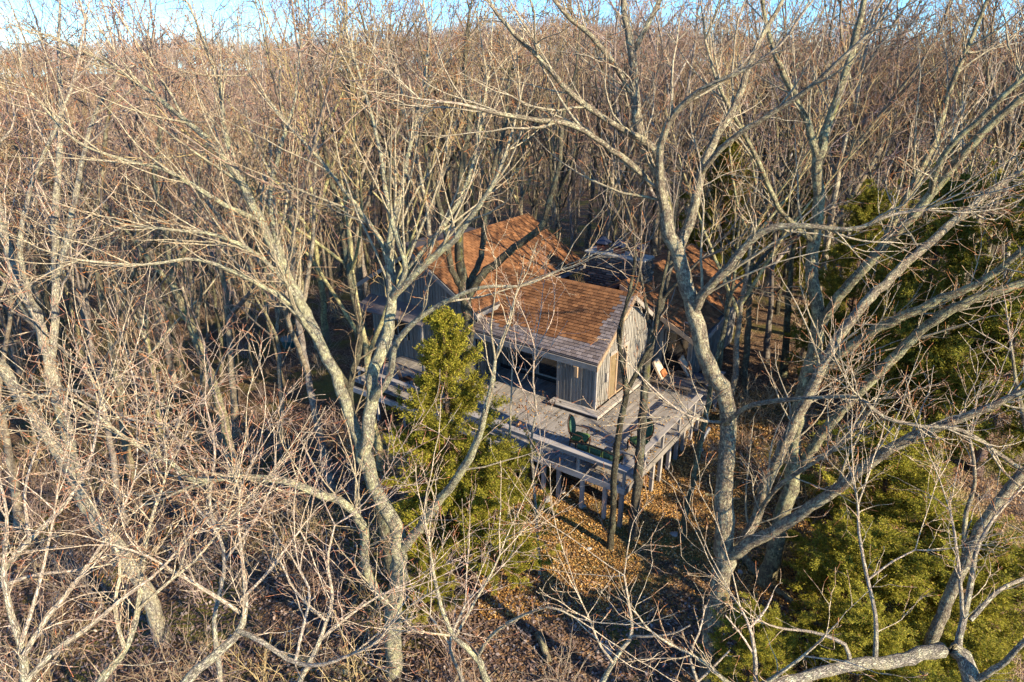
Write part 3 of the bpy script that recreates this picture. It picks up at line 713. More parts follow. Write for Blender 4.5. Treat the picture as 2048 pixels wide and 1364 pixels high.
def tube_mesh(name, groups, mat, bump_r=0.0, rng=RG):
    """groups: list of (P, R, sides, tipflag) -> one mesh with bark coordinates"""
    Vs = []; Fs = []; BK = []; RA = []; TP = []; base = 0
    for P, R, sides, tipf in groups:
        n, k, _ = P.shape
        if n == 0: continue
        T = np.zeros_like(P); T[:, 1:-1] = P[:, 2:]-P[:, :-2]; T[:, 0] = P[:, 1]-P[:, 0]; T[:, -1] = P[:, -1]-P[:, -2]; T = unit(T)
        mean = unit(P[:, -1]-P[:, 0]); ref = np.where(np.abs(mean[:, 2:3]) < .8, np.array([[0, 0, 1.0]]), np.array([[1.0, 0, 0]]))[:, None]
        U = unit(np.cross(T, np.broadcast_to(ref, T.shape))); W_ = np.cross(T, U)
        ang = 2*PI*np.arange(sides)/sides; ca = np.cos(ang)[None, None, :, None]; sa = np.sin(ang)[None, None, :, None]
        rr = R[:, :, None, None]
        if bump_r and k > 12:
            ln = np.concatenate([np.zeros((n, 1)), np.cumsum(np.linalg.norm(np.diff(P, axis=1), axis=-1), 1)], 1)[:, :, None]
            ph = rng.random((n, 1, 1))*9
            nz = 1 + bump_r*(np.sin(3*ang[None, None]+ln*2.1+ph)+.7*np.sin(5*ang[None, None]-ln*3.3+2*ph)) + bump_r*.8*rng.normal(size=(n, k, sides))
            rr = rr*nz[..., None]
        Vt = P[:, :, None]+(U[:, :, None]*ca+W_[:, :, None]*sa)*rr
        lenv = np.concatenate([np.zeros((n, 1)), np.cumsum(np.linalg.norm(np.diff(P, axis=1), axis=-1), 1)], 1)
        off = rng.random((n, 1, 1))*20
        bk = np.stack([np.broadcast_to(ca[..., 0]*R[:, :, None], (n, k, sides)), np.broadcast_to(sa[..., 0]*R[:, :, None], (n, k, sides)),
                       np.broadcast_to(lenv[:, :, None]+off, (n, k, sides))], -1)
        Vs.append(Vt.reshape(-1, 3)); BK.append(bk.reshape(-1, 3)); RA.append(np.broadcast_to(R[:, :, None], (n, k, sides)).ravel())
        tt = np.linspace(0, 1, k)[None, :, None]
        TP.append(np.broadcast_to(tipf*np.clip(tt*1.8-.35, 0, 1), (n, k, sides)).ravel() if tipf else np.zeros(n*k*sides))
        b_ = (np.arange(n)*k*sides)[:, None, None]; i_ = (np.arange(k-1)*sides)[None, :, None]; j_ = np.arange(sides)[None, None]; j2 = (j_+1) % sides
        q = np.stack([b_+i_+j_, b_+i_+j2, b_+i_+sides+j2, b_+i_+sides+j_], -1).reshape(-1, 4)+base
        Fs.append(q); base += n*k*sides
    V = np.concatenate(Vs); me = npmesh(name, V, np.concatenate(Fs), mat, smooth=True)
    for nm, ty, ar in (('bark', 'FLOAT_VECTOR', np.concatenate(BK)), ('rad', 'FLOAT', np.concatenate(RA)), ('tip', 'FLOAT', np.concatenate(TP))):
        at_ = me.attributes.new(nm, ty, 'POINT'); at_.data.foreach_set('vector' if ty == 'FLOAT_VECTOR' else 'value', np.ascontiguousarray(ar, dtype=np.float32).ravel())
    return me
def resample(pts, rad, k, rng, jit=.0):
    pts = np.array(pts, float); rad = np.array(rad, float); n = len(pts)
    s = np.concatenate([[0], np.cumsum(np.linalg.norm(np.diff(pts, axis=0), axis=1))]); q = np.linspace(0, s[-1], k)
    # catmull-rom
    out = np.zeros((k, 3))
    tang = np.gradient(pts, s, axis=0) if n > 2 else np.repeat(((pts[-1]-pts[0])/s[-1])[None], n, 0)
    for i, x in enumerate(q):
        j = min(max(np.searchsorted(s, x)-1, 0), n-2); h = s[j+1]-s[j]; t = (x-s[j])/h
        out[i] = (2*t**3-3*t**2+1)*pts[j]+(t**3-2*t**2+t)*h*tang[j]+(-2*t**3+3*t**2)*pts[j+1]+(t**3-t**2)*h*tang[j+1]
    r = np.interp(q, s, rad)
    if jit:
        nz = rng.normal(size=(k, 3))*jit*r[:, None]; nz[0] = 0; out = out+nz
    return out, r

# ------------------------------------------------------------------ generic forest trees (origin at the base)
def twigs(P, R, rng, rtip, dA=1.6, dB=3.2, lA=(.5, 1.5), lB=(.2, .6), up=.06, third=True):
    A, RA_ = spawn(P, R, 0, dA, lA[0], lA[1], .75, 6, .16, up, rng, rtip, tmin=.1, lrel=.8)
    g = [(A, RA_, 3, 0.4)]
    if third:
        B_, RB_ = spawn(A, RA_, 0, dB, lB[0], lB[1], .7, 4, .16, up, rng, rtip, tmin=.2, lrel=.8)
        g.append((B_, RB_, 3, 1.0))
    return g
def forest_tree(seed, h, r, nlead, mat, rtip=.008, tw=1.0, spread=.5, fork=.4, thin=False):
    rng = np.random.default_rng(seed)
    lean = rng.normal(size=2)*.03
    kt = 22; zt = np.linspace(-.3, h*.72, kt); wob = np.cumsum(rng.normal(size=(kt, 2))*.035*h/15, 0)
    wob -= wob[0]
    trunk = np.stack([wob[:, 0]+lean[0]*zt, wob[:, 1]+lean[1]*zt, zt], 1)[None]
    tr = (r*(1-.82*(zt+.3)/(h*.72+.3)) + r*.55*np.exp(-(zt+.3)/.5))[None]
    f = np.sort(fork + (.97-fork)*rng.random(nlead)); az = rng.random()*6+np.arange(nlead)*2.4+rng.normal(size=nlead)*.3
    fi = f*(kt-1); i0 = fi.astype(int); S = trunk[0, i0]; pr = tr[0, i0]
    el = spread*(1.25-.6*f)*(1+.2*rng.normal(size=nlead))
    D = np.stack([np.cos(az)*np.sin(el+.15), np.sin(az)*np.sin(el+.15), np.cos(el+.15)], 1)
    L = (h-S[:, 2])*(.75+.35*rng.random(nlead)); k1 = 14
    Pl = walk(S, D, L, k1, .085, .05, rng); r0 = np.minimum(pr*.8, .02+L*.0135); Rl = r0[:, None]*(1-np.linspace(0, 1, k1)[None]**.8)+rtip*1.6
    B1, R1 = spawn(Pl, Rl, 0, .95*tw, 1.0, 3.4, .62, 9, .11, .05, rng, rtip, tmin=.18, lrel=.75, rk=.010)
    B0, R0 = spawn(trunk, tr, 0, .55*tw, .8, 2.6, .9, 8, .13, .03, rng, rtip, tmin=.35, rfac=.3, rk=.009)
    g = [(Pl, Rl, 6, 0.), (B1, R1, 4, 0.), (B0, R0, 4, 0.)]
    g += twigs(B1, R1, rng, rtip, 1.9*tw, 2.6*tw)
    g += twigs(Pl[:, 6:], Rl[:, 6:], rng, rtip, 1.2*tw, 2.6*tw)
    g += twigs(B0, R0, rng, rtip, 1.5*tw, 2.2*tw)
    tm = tube_mesh('trunk', [(trunk, tr, 9, 0.)], mat, .04, rng)
    cm = tube_mesh('crown', g, mat, 0, rng)
    return tm, cm
def tri(me): return sum(len(p.vertices)-2 for p in me.polygons)

protos = []
for i in range(7):
    h = [15.5, 14, 16.5, 13, 15, 12, 17][i]
    mt = M['bark_far'] if i not in (0, 2, 3, 5) else (M['bark_dark'] if i in (2, 5) else M['bark_mid'])
    protos.append((forest_tree(100+i, h, [.16, .13, .19, .11, .15, .10, .17][i], [6, 5, 7, 5, 6, 4, 6][i], mt, .0085, [1.15, 1.1, 1.1, 1.1, 1.2, 1.1, 1.1][i], [.5, .42, .55, .4, .5, .35, .45][i], [.4, .45, .35, .5, .4, .5, .45][i]), h))
# very slim understorey trees
slim = []
for i in range(3):
    slim.append((forest_tree(200+i, [9, 7, 10.5][i], [.055, .045, .07][i], 4, M['bark_far'], .007, .7, .35, .35), [9, 7, 10.5][i]))

def zone_label(px, Y, kind, sc, tx, ty):
    cols = ['off the left edge', 'near the left edge', 'in the left quarter', 'left of the centre', 'behind the left roof', 'behind the chimney', 'behind the right roof', 'in the right quarter', 'near the right edge', 'off the right edge']
    c = cols[int(min(9, max(0, 1+px/2048*8)))]
    far = 'first row' if Y < 32 else ('second row' if Y < 38 else ('third row' if Y < 44 else 'deep in the wood'))
    hgt = 'short' if sc < 1.05 else ('tall' if sc > 1.2 else 'medium high')
    ln = 'leaning left' if ty < -.03 else ('leaning right' if ty > .03 else ('upright' if abs(tx) < .03 else ('leaning back' if tx < 0 else 'leaning forward')))
    return '%s %s bare tree %s, %s, %s' % (hgt, kind, ln, c, far)
def inside_house(x, y, mg=1.2):
    a, b = HL(x, y)
    return (-1.0-mg*.3 < a < 17+mg and -1-mg*.3 < b < 17.6+mg and not (a > 12.5+mg and b > 9)) 
cands = []
def scatter(y0, y1, spacing, rng, wmul=.80, wadd=7, mult=2.2):
    out = []; grid = {}
    area = (wmul*(y1**2-y0**2)+2*wadd*(y1-y0)); n = int(area/spacing**2*mult)
    Y = np.sqrt(y0**2+(y1**2-y0**2)*rng.random(n)); X = (2*rng.random(n)-1)*(wmul*Y+wadd)
    for x, y in zip(X, Y):
        c = (int(x//spacing), int(y//spacing)); ok = True
        for dx in (-1, 0, 1):
            for dy in (-1, 0, 1):
                for (u, v) in grid.get((c[0]+dx, c[1]+dy), ()):
                    if (u-x)**2+(v-y)**2 < spacing**2*.7: ok = False
        if ok: grid.setdefault(c, []).append((x, y)); out.append((x, y))
    return out
rng = np.random.default_rng(5)
near = []
for (x, y) in scatter(21, 56, 2.3, rng, mult=3.2):
    if inside_house(x, y): continue
    z = float(gz(x, y)); px, py = proj((x, y, z))
    if y < 36 and 820 < px < 1560: continue
    if y < 27 and px > 1380: continue
    if y < 27 and px < 820 and rng.random() < .35: continue
    near.append((x, y, z, px))
near.sort(key=lambda q: q[1]); near = near[:340]
sing = near[:296]; rest = near[296:]
copied = {}
def place_tree(pair, key, name, x, y, z, rz, s, label, cat, group, tilt=(0, 0)):
    t = empty(name, (x, y, z), rz); t.rotation_euler = (tilt[0], tilt[1], rz); t.scale = (s, s, s*(1+random.uniform(-.06, .06)))
    tag(t, label, cat, group)
    a = ob('trunk', pair[0], t); b_ = ob('crown', pair[1], t)
    return t, a, b_
src = []
for i, (x, y, z, px) in enumerate(sing):
    isslim = rng.random() < .30
    j = rng.integers(0, 3) if isslim else rng.integers(0, 7)
    pr, h = (slim if isslim else protos)[j]
    kind = 'slim' if isslim else ('dark barked' if j in (2, 5) else ('yellowish' if j in (0, 3) else 'grey brown'))
    sc_ = .92+.42*rng.random(); tl = (rng.normal()*.05, rng.normal()*.05)
    t, a, b_ = place_tree(pr, (isslim, j), 'bare_tree', x, y, z, 0, sc_, zone_label(px, y, kind, sc_, *tl), 'tree',
               'bare trees of the wood around the cabin', tl)
    rz_ = rng.random()*6.28; a.rotation_euler = (0, 0, rz_); b_.rotation_euler = (0, 0, rz_)
print('near', len(near), 'tris', [tri(p[0][1]) for p in protos], [tri(p[0][1]) for p in slim])

# the far wood: one mass, instances of the same tree meshes
def gn_scatter(name, pts, rots, scales, idx, sources, label, cat):
    me = bpy.data.meshes.new(name); me.from_pydata([tuple(p) for p in pts], [], [])
    for nm, ty, ar, f in (('rot', 'FLOAT_VECTOR', rots, 'vector'), ('scl', 'FLOAT', scales, 'value'), ('idx', 'INT', idx, 'value')):
        a = me.attributes.new(nm, ty, 'POINT'); a.data.foreach_set(f, np.ascontiguousarray(ar, dtype=np.int32 if ty == 'INT' else np.float32).ravel())
    o = ob(name, me); tag(o, label, cat, kind='stuff')
    g = bpy.data.node_groups.new(name, 'GeometryNodeTree')
    g.interface.new_socket('Geometry', in_out='INPUT', socket_type='NodeSocketGeometry'); g.interface.new_socket('Geometry', in_out='OUTPUT', socket_type='NodeSocketGeometry')
    gi = g.nodes.new('NodeGroupInput'); go = g.nodes.new('NodeGroupOutput')
    iop = g.nodes.new('GeometryNodeInstanceOnPoints'); iop.inputs['Pick Instance'].default_value = True
    jall = g.nodes.new('GeometryNodeJoinGeometry')
    for objs in reversed(sources):
        jj = g.nodes.new('GeometryNodeJoinGeometry')
        for so_ in objs:
            oi = g.nodes.new('GeometryNodeObjectInfo'); oi.transform_space = 'ORIGINAL'; oi.inputs['Object'].default_value = so_
            g.links.new(oi.outputs['Geometry'], jj.inputs[0])
        gi2 = g.nodes.new('GeometryNodeGeometryToInstance'); g.links.new(jj.outputs[0], gi2.inputs[0]); g.links.new(gi2.outputs[0], jall.inputs[0])
    def attr(nm, dt):
        n = g.nodes.new('GeometryNodeInputNamedAttribute'); n.data_type = dt; n.inputs[0].default_value = nm
        return n.outputs[0]
    g.links.new(gi.outputs[0], iop.inputs['Points']); g.links.new(jall.outputs[0], iop.inputs['Instance'])
    g.links.new(attr('idx', 'INT'), iop.inputs['Instance Index']); 
    e2r = g.nodes.new('FunctionNodeEulerToRotation'); g.links.new(attr('rot', 'FLOAT_VECTOR'), e2r.inputs[0]); g.links.new(e2r.outputs[0], iop.inputs['Rotation'])
    g.links.new(attr('scl', 'FLOAT'), iop.inputs['Scale'])
    g.links.new(iop.outputs[0], go.inputs[0])
    md = o.modifiers.new('scatter', 'NODES'); md.node_group = g
    return o
def find_src(mesh): 
    for o in bpy.data.objects:
        if o.data is mesh: return o
srcs = []
for (pr, h) in protos:
    a, b_ = find_src(pr[0]), find_src(pr[1])
    if a and b_: srcs.append([a, b_])
far = [(x, y, z) for x, y, z, px in rest]
for (x, y) in scatter(56, 130, 3.6, rng): far.append((x, y, float(gz(x, y))))
for (x, y) in scatter(130, 260, 6.0, rng): far.append((x, y, float(gz(x, y))))
for (x, y) in scatter(260, 440, 5.2, rng): far.append((x, y, float(gz(x, y))))
nf = len(far); print('far', nf)
gn_scatter('far_wood', far, np.stack([rng.normal(size=nf)*.05, rng.normal(size=nf)*.05, rng.random(nf)*6.28], 1), (.7+.5*rng.random(nf)), rng.integers(0, len(srcs), nf), srcs,
           'wooded ridge of bare reddish brown trees beyond the cabin', 'wood')

# ------------------------------------------------------------------ foreground trees, traced
def hero(name, limbs, mat, label, cat, group=None, seed=1, rtip=.0055, d1=1.2, l1=(.8, 3.0), d2=2.2, d3=3.2, rmax=.13, lenA=(.4, 1.3), lenB=(.15, .5), ang=.68, rk=.009, ground=True, up=.05, gn=.13):
    rng = np.random.default_rng(seed); grp = []; sub = []
    first = None
    for li, limb in enumerate(limbs):
        pts = []; rad = []; dm = 1.0
        if isinstance(limb, tuple): limb, dm = limb
        for (px, py, Y, wpx) in limb:
            p = at(px, py, Y); pts.append(p); rad.append(.92*wpx*depth(p)/(2*F))
        if li == 0 and ground:
            g0 = float(gz(pts[0][0], pts[0][1]))
            if pts[0][2] > g0+.3:
                b0 = pts[0].copy(); b0[2] = g0-.2; b0[:2] -= (pts[1]-pts[0])[:2]*.15
                pts.insert(0, b0); rad.insert(0, rad[0]*1.25)
            else: pts[0][2] = g0-.2
        if first is None: first = pts[0].copy(); first[2] = float(gz(first[0], first[1]))
        Ln = sum(np.linalg.norm(pts[i+1]-pts[i]) for i in range(len(pts)-1)); k = int(max(10, min(60, Ln/.22)))
        P, R = resample(pts, rad, k, rng, .12)
        P = P-first
        grp.append((P[None], R[None], 12 if max(rad) > .09 else 7, 0.)); sub.append((P, R, dm))
    tm = tube_mesh('trunk', grp, mat, .045, rng)
    cr = []
    for P, R, dm in sub:
        ok = R < rmax
        if ok.sum() < 4: continue
        i0 = int(np.argmax(ok)); P2 = P[i0:][None]; R2 = R[i0:][None]
        B1, Q1 = spawn(P2, R2, 0, d1*dm, l1[0], l1[1], ang, 9, gn, up, rng, rtip, tmin=.05, rfac=.55, lrel=.6, rk=rk)
        cr.append((B1, Q1, 4, 0.)); cr += [(a, b, s, t) for a, b, s, t in twigs(B1, Q1, rng, rtip, d2*(.4+.6*dm), d3, lenA, lenB, up)]
        # tip continuation
        cr += twigs(P2[:, -max(4, int(P2.shape[1]*.5)):], R2[:, -max(4, int(P2.shape[1]*.5)):], rng, rtip, d2*.9*dm, d3, lenA, lenB, up)
        if R2[0, -1] > .012:
            n_ = 3; S = np.repeat(P2[:, -1], n_, 0); T = unit(P2[0, -1]-P2[0, -2]); D = unit(T+.45*rng.normal(size=(n_, 3)))
            L = .8+1.8*rng.random(n_)+R2[0, -1]*18; E = walk(S, D, L, 9, .10, up, rng); RE = np.linspace(R2[0, -1]*.8, rtip, 9)[None].repeat(n_, 0)
            cr.append((E, RE, 4, 0.)); B2, Q2 = spawn(E, RE, 0, d1*1.2*dm, .5, 1.8, .7, 7, gn, up, rng, rtip, tmin=.1, lrel=.6)
            cr.append((B2, Q2, 3, 0.)); cr += twigs(B2, Q2, rng, rtip, d2, d3, lenA, lenB, up); cr += twigs(E, RE, rng, rtip, d2, d3, lenA, lenB, up)
    cm = tube_mesh('crown', cr, mat, 0, rng)
    t = tag(empty(name, tuple(first)), label, cat, group)
    ob('trunk', tm, t); ob('crown', cm, t)
    print(name, tri(tm), tri(cm))
    return t
G1 = 'big bare oaks in the foreground'
hero('oak_tree', [
    [(792, 1364, 13.6, 38), (788, 1211, 13.6, 36), (800, 1140, 13.6, 36), (796, 1095, 13.6, 33), (793, 1051, 13.7, 31), (769, 1010, 13.8, 30), (748, 972, 13.9, 30), (731, 904, 14.1, 28), (736, 860, 14.2, 27), (744, 801, 14.4, 27), (750, 731, 14.6, 27), (770, 690, 14.8, 26), (783, 600, 15.2, 22), (783, 532, 15.4, 20), (783, 459, 15.6, 17), (793, 422, 15.8, 14), (812, 330, 16.4, 10), (830, 240, 17, 8), (850, 150, 17.5, 6), (860, 60, 18, 4)],
    ([(796, 1110, 13.6, 24), (817, 1085, 13.5, 21), (858, 1030, 13.3, 20), (899, 975, 13.1, 19), (950, 895, 12.8, 17), (972, 815, 12.6, 13), (985, 760, 12.6, 11), (990, 720, 12.6, 7)], .38),
    [(786, 1211, 13.6, 18), (762, 1195, 13.4, 18), (731, 1130, 13.2, 19), (724, 1047, 13.0, 18), (680, 1003, 12.8, 18), (630, 985, 12.5, 17), (581, 965, 12.2, 16), (480, 953, 11.8, 14), (386, 960, 11.5, 11), (340, 925, 11.3, 10), (297, 904, 11.2, 9), (230, 860, 11.2, 7), (150, 800, 11.3, 5), (60, 790, 11.4, 4)],
    [(748, 972, 13.9, 24), (722, 900, 14.2, 26), (702, 840, 14.5, 25), (675, 760, 14.9, 24), (640, 690, 15.2, 23), (600, 600, 15.6, 22), (560, 530, 15.9, 21), (520, 440, 16.3, 19), (478, 359, 16.7, 17), (427, 290, 17, 14), (360, 232, 17.3, 11), (280, 170, 17.6, 8), (200, 120, 17.9, 6), (100, 70, 18.2, 4)],
    [(783, 600, 15.2, 14), (812, 532, 15.0, 14), (805, 503, 15.0, 13), (787, 451, 15.0, 12), (775, 400, 15.1, 11), (760, 300, 15.3, 9), (735, 200, 15.6, 7), (700, 90, 16, 5), (680, 0, 16.3, 3)],
    [(783, 600, 15.2, 17), (816, 561, 15.0, 17), (863, 517, 14.9, 16), (900, 488, 14.8, 14), (951, 422, 14.7, 11), (990, 360, 14.7, 8), (1020, 280, 14.8, 6), (1040, 200, 15, 4)],
    [(800, 560, 15.1, 13), (863, 481, 15.3, 12), (907, 422, 15.6, 11), (940, 350, 16, 9), (960, 260, 16.4, 7), (975, 160, 17, 5)],
    [(783, 560, 15.3, 12), (761, 481, 15.6, 11), (731, 437, 15.9, 10), (706, 404, 16.1, 9), (640, 320, 16.6, 7), (560, 230, 17, 6), (500, 150, 17.3, 4)],
    ([(744, 801, 14.4, 20), (780, 750, 14.1, 15), (791, 690, 13.9, 14), (836, 637, 13.7, 12), (900, 600, 13.5, 10), (960, 575, 13.3, 8), (1050, 570, 13.1, 5), (1120, 540, 13, 3)], .3),
    [(520, 440, 16.3, 13), (470, 420, 16.0, 12), (400, 380, 15.7, 11), (330, 340, 15.4, 9), (250, 320, 15.2, 7), (150, 280, 15, 6), (60, 180, 15, 4)],
    [(600, 600, 15.6, 13), (560, 500, 16.2, 12), (540, 400, 16.8, 10), (560, 300, 17.3, 8), (590, 200, 17.8, 6), (600, 100, 18.2, 4)],
    [(640, 690, 15.2, 12), (570, 600, 14.8, 11), (500, 560, 14.4, 10), (400, 520, 14.1, 8), (280, 530, 13.8, 6), (160, 520, 13.6, 5)],
    [(478, 359, 16.7, 11), (450, 260, 17.2, 10), (440, 170, 17.7, 8), (410, 90, 18.2, 6), (380, 10, 18.6, 4)],
    [(600, 600, 15.6, 11), (500, 500, 15.2, 9), (430, 470, 15, 8), (350, 460, 14.8, 7), (250, 450, 14.7, 5)],
    ], M['bark_pale'], 'big pale lichen covered oak left of the deck, many stems fanning up and left', 'tree', G1, seed=31, d1=2.1, d2=2.1, d3=2.8, l1=(1.0, 4.5), gn=.085, up=.045, ang=.55)
hero('oak_tree', [
    [(1416, 1364, 13.4, 46), (1420, 1300, 13.4, 44), (1430, 1211, 13.4, 42), (1450, 1116, 13.5, 42), (1447, 1041, 13.6, 40), (1454, 904, 13.9, 36), (1452, 797, 14.2, 36), (1418, 733, 14.3, 34), (1390, 635, 14.6, 34), (1373, 577, 14.8, 34), (1355, 503, 15.0, 32), (1335, 453, 15.2, 30), (1325, 390, 15.4, 26), (1312, 342, 15.6, 25), (1281, 273, 15.8, 23), (1270, 200, 16, 21), (1262, 102, 16.3, 18), (1250, 40, 16.5, 14), (1245, -60, 16.8, 10)],
    [(1450, 1116, 13.5, 30), (1485, 1095, 13.2, 27), (1553, 1058, 12.9, 25), (1621, 1013, 12.6, 24), (1690, 965, 12.3, 24), (1775, 900, 12, 23), (1861, 860, 11.8, 20), (1960, 820, 11.6, 17), (2080, 770, 11.4, 13)],
    [(1450, 1110, 13.5, 22), (1478, 1090, 13.6, 22), (1512, 1034, 13.8, 22), (1526, 979, 14, 22), (1570, 890, 14.2, 23), (1604, 820, 14.4, 23), (1656, 709, 14.8, 22), (1724, 614, 15.2, 21), (1861, 484, 15.8, 18), (1960, 400, 16.2, 15), (2060, 330, 16.6, 12)],
    [(1388, 625, 14.6, 20), (1410, 582, 14.4, 20), (1450, 540, 14.2, 18), (1502, 481, 14, 16), (1539, 457, 13.9, 14), (1600, 452, 13.7, 12), (1720, 455, 13.4, 10), (1780, 430, 13.3, 7), (1850, 420, 13.2, 5)],
    [(1320, 360, 15.5, 17), (1312, 307, 15.5, 16), (1227, 249, 15.4, 14), (1150, 195, 15.3, 13), (1073, 110, 15.2, 11), (1022, 60, 15.2, 9), (977, 0, 15.2, 8), (950, -60, 15.2, 6)],
    [(1300, 370, 15.5, 15), (1278, 342, 15.2, 14), (1210, 290, 14.9, 13), (1141, 249, 14.6, 12), (1060, 238, 14.3, 11), (1005, 229, 14.1, 10), (919, 208, 13.8, 6), (840, 198, 13.5, 3)],
    [(1270, 200, 16, 14), (1254, 171, 16, 13), (1193, 85, 15.9, 11), (1124, 20, 15.8, 9), (1080, -40, 15.7, 7)],
    [(1262, 110, 16.3, 13), (1290, 60, 16.4, 12), (1320, 0, 16.6, 10), (1340, -50, 16.8, 8)],
    [(1330, 430, 15.3, 20), (1318, 330, 15.0, 17), (1335, 250, 14.8, 15), (1375, 200, 14.6, 13), (1420, 170, 14.4, 11), (1490, 140, 14.2, 9), (1560, 90, 14, 7), (1610, 20, 13.9, 5)],
    [(1355, 503, 15.0, 22), (1385, 430, 15.3, 21), (1400, 350, 15.6, 19), (1430, 280, 15.9, 17), (1475, 200, 16.2, 15), (1510, 100, 16.6, 12), (1560, 10, 17, 9), (1590, -50, 17.2, 7)],
    [(1400, 350, 15.6, 14), (1440, 300, 15.3, 13), (1520, 240, 15, 12), (1600, 190, 14.7, 11), (1680, 120, 14.4, 9), (1760, 40, 14.2, 7), (1800, -30, 14, 5)],
    [(1440, 1000, 13.7, 13), (1400, 960, 13.0, 0.1)] if False else [(1447, 850, 14.1, 12), (1462, 838, 13.6, 11), (1500, 812, 13.1, 11), (1570, 800, 12.6, 10), (1650, 795, 12.2, 9), (1720, 795, 11.9, 9), (1760, 830, 11.8, 9), (1830, 850, 11.6, 8), (1920, 860, 11.4, 9), (2000, 910, 11.2, 10), (2060, 950, 11.1, 10)],
    [(1445, 845, 14.1, 7), (1400, 840, 13.6, 5.5), (1350, 815, 13.2, 4), (1300, 770, 12.9, 3), (1250, 720, 12.7, 2)],
    [(1512, 1034, 13.8, 11), (1560, 970, 13.2, 10), (1620, 930, 12.8, 9), (1690, 880, 12.4, 8), (1730, 830, 12.1, 7)],
    ], M['bark'], 'big plated oak right of the deck, forked near the ground, leaning toward the chimney', 'tree', G1, seed=32, d1=1.9, d2=2.3, d3=3.0, rmax=.14, l1=(.8, 3.8))
hero('oak_tree', [
    [(1520, 1215, 16.6, 40), (1540, 1130, 16.6, 36), (1560, 1040, 16.6, 33), (1585, 950, 16.7, 31), (1590, 860, 16.8, 30), (1612, 760, 17, 29), (1634, 672, 17.2, 28), (1636, 620, 17.3, 28), (1622, 550, 17.5, 26), (1628, 484, 17.7, 25), (1638, 410, 17.9, 24), (1636, 325, 18.1, 22), (1660, 240, 18.4, 18), (1690, 150, 18.7, 16), (1722, 30, 19.2, 13), (1740, -60, 19.5, 10)],
    [(1636, 325, 18.1, 17), (1612, 240, 18.3, 15), (1575, 165, 18.5, 13), (1540, 80, 18.8, 10), (1520, -20, 19, 7)],
    [(1634, 660, 17.2, 22), (1680, 590, 16.9, 22), (1760, 500, 16.6, 21), (1861, 390, 16.3, 19), (1960, 270, 16, 17), (2060, 180, 15.8, 15)],
    [(1760, 500, 16.6, 15), (1820, 380, 17, 14), (1870, 280, 17.4, 13), (1900, 180, 17.8, 11), (1950, 60, 18.2, 9), (1990, -40, 18.6, 7)],
    [(1861, 390, 16.3, 14), (1880, 320, 16, 13), (1990, 210, 15.6, 12), (2070, 130, 15.4, 10)],
    [(1604, 790, 16.9, 20), (1690, 700, 16.4, 20), (1790, 640, 16, 20), (1900, 590, 15.6, 18), (1950, 570, 15.4, 16), (2060, 490, 15, 14)],
    [(1628, 484, 17.7, 12), (1560, 420, 17.4, 11), (1520, 330, 17.2, 11), (1490, 270, 17, 9), (1440, 180, 16.9, 7), (1410, 80, 16.9, 5)],
    [(1585, 950, 16.7, 22), (1650, 860, 16.4, 22), (1760, 740, 16, 22), (1900, 620, 15.6, 20), (2060, 560, 15.2, 16)],
    ], M['bark'], 'tall dark sided oak behind the big forked one, limbs slanting far to the right', 'tree', G1, seed=33, d1=2.1, d2=2.3, d3=3.0, l1=(.8, 3.8), gn=.1)
hero('oak_tree', [
    [(300, 1200, 15.6, 30), (240, 1099, 15.6, 28), (191, 1041, 15.7, 27), (157, 972, 15.8, 27), (140, 890, 16, 25), (118, 800, 16.2, 24), (103, 740, 16.4, 23), (68, 621, 16.8, 21), (35, 560, 17, 20), (17, 500, 17.2, 18), (0, 420, 17.5, 15), (-20, 300, 18, 12)],
    [(157, 972, 15.8, 24), (120, 910, 15.5, 25), (51, 809, 15.2, 24), (0, 730, 15, 23), (-60, 640, 14.8, 20)],
    [(103, 740, 16.4, 15), (110, 640, 16.8, 15), (112, 540, 17.3, 15), (110, 440, 17.8, 14), (118, 330, 18.3, 12), (122, 200, 19, 10), (118, 90, 19.5, 7), (120, 0, 20, 5)],
    [(112, 560, 17.2, 13), (135, 480, 17.4, 13), (150, 400, 17.7, 12), (165, 320, 18, 10), (190, 230, 18.5, 8), (240, 150, 19, 6)],
    [(68, 621, 16.8, 12), (40, 500, 16.6, 11), (60, 380, 16.8, 9), (110, 260, 17, 8), (150, 150, 17.3, 6), (170, 40, 17.6, 4)],
    [(51, 809, 15.2, 9), (120, 780, 14.6, 8), (180, 790, 14, 7), (240, 830, 13.5, 6), (330, 850, 13, 5)],
    ], M['bark_pale'], 'pale twin stemmed oak at the left edge leaning out of the frame', 'tree', G1, seed=34, d1=1.7, d2=2.0, d3=2.8)
hero('oak_tree', [
    [(1870, 1262, 12.6, 26), (1890, 1215, 12.7, 24), (1929, 1126, 12.9, 24), (1980, 1023, 13.1, 23), (2060, 930, 13.4, 21)],
    [(1929, 1126, 12.9, 12), (1930, 1040, 13.2, 10), (1950, 960, 13.5, 8), (1940, 880, 13.8, 6)],
    ], M['bark'], 'leaning oak trunk at the right edge rising out of the cedars', 'tree', G1, seed=35)
hero('oak_tree', [
    [(828, 1330, 15.2, 27), (810, 1211, 15.3, 26), (782, 1126, 15.5, 25), (765, 1041, 15.6, 24), (752, 972, 15.8, 22), (715, 880, 16.2, 18), (700, 780, 16.6, 15), (720, 680, 17, 13), (700, 560, 17.5, 12), (680, 440, 18, 10), (650, 300, 18.6, 8), (640, 160, 19.2, 6)],
    [(700, 780, 16.6, 12), (650, 700, 16.8, 11), (600, 640, 17, 9), (540, 560, 17.4, 8), (500, 420, 18, 6)],
    ], M['bark_dark'], 'brown mossy trunk just behind the big pale oak', 'tree', G1, seed=36)
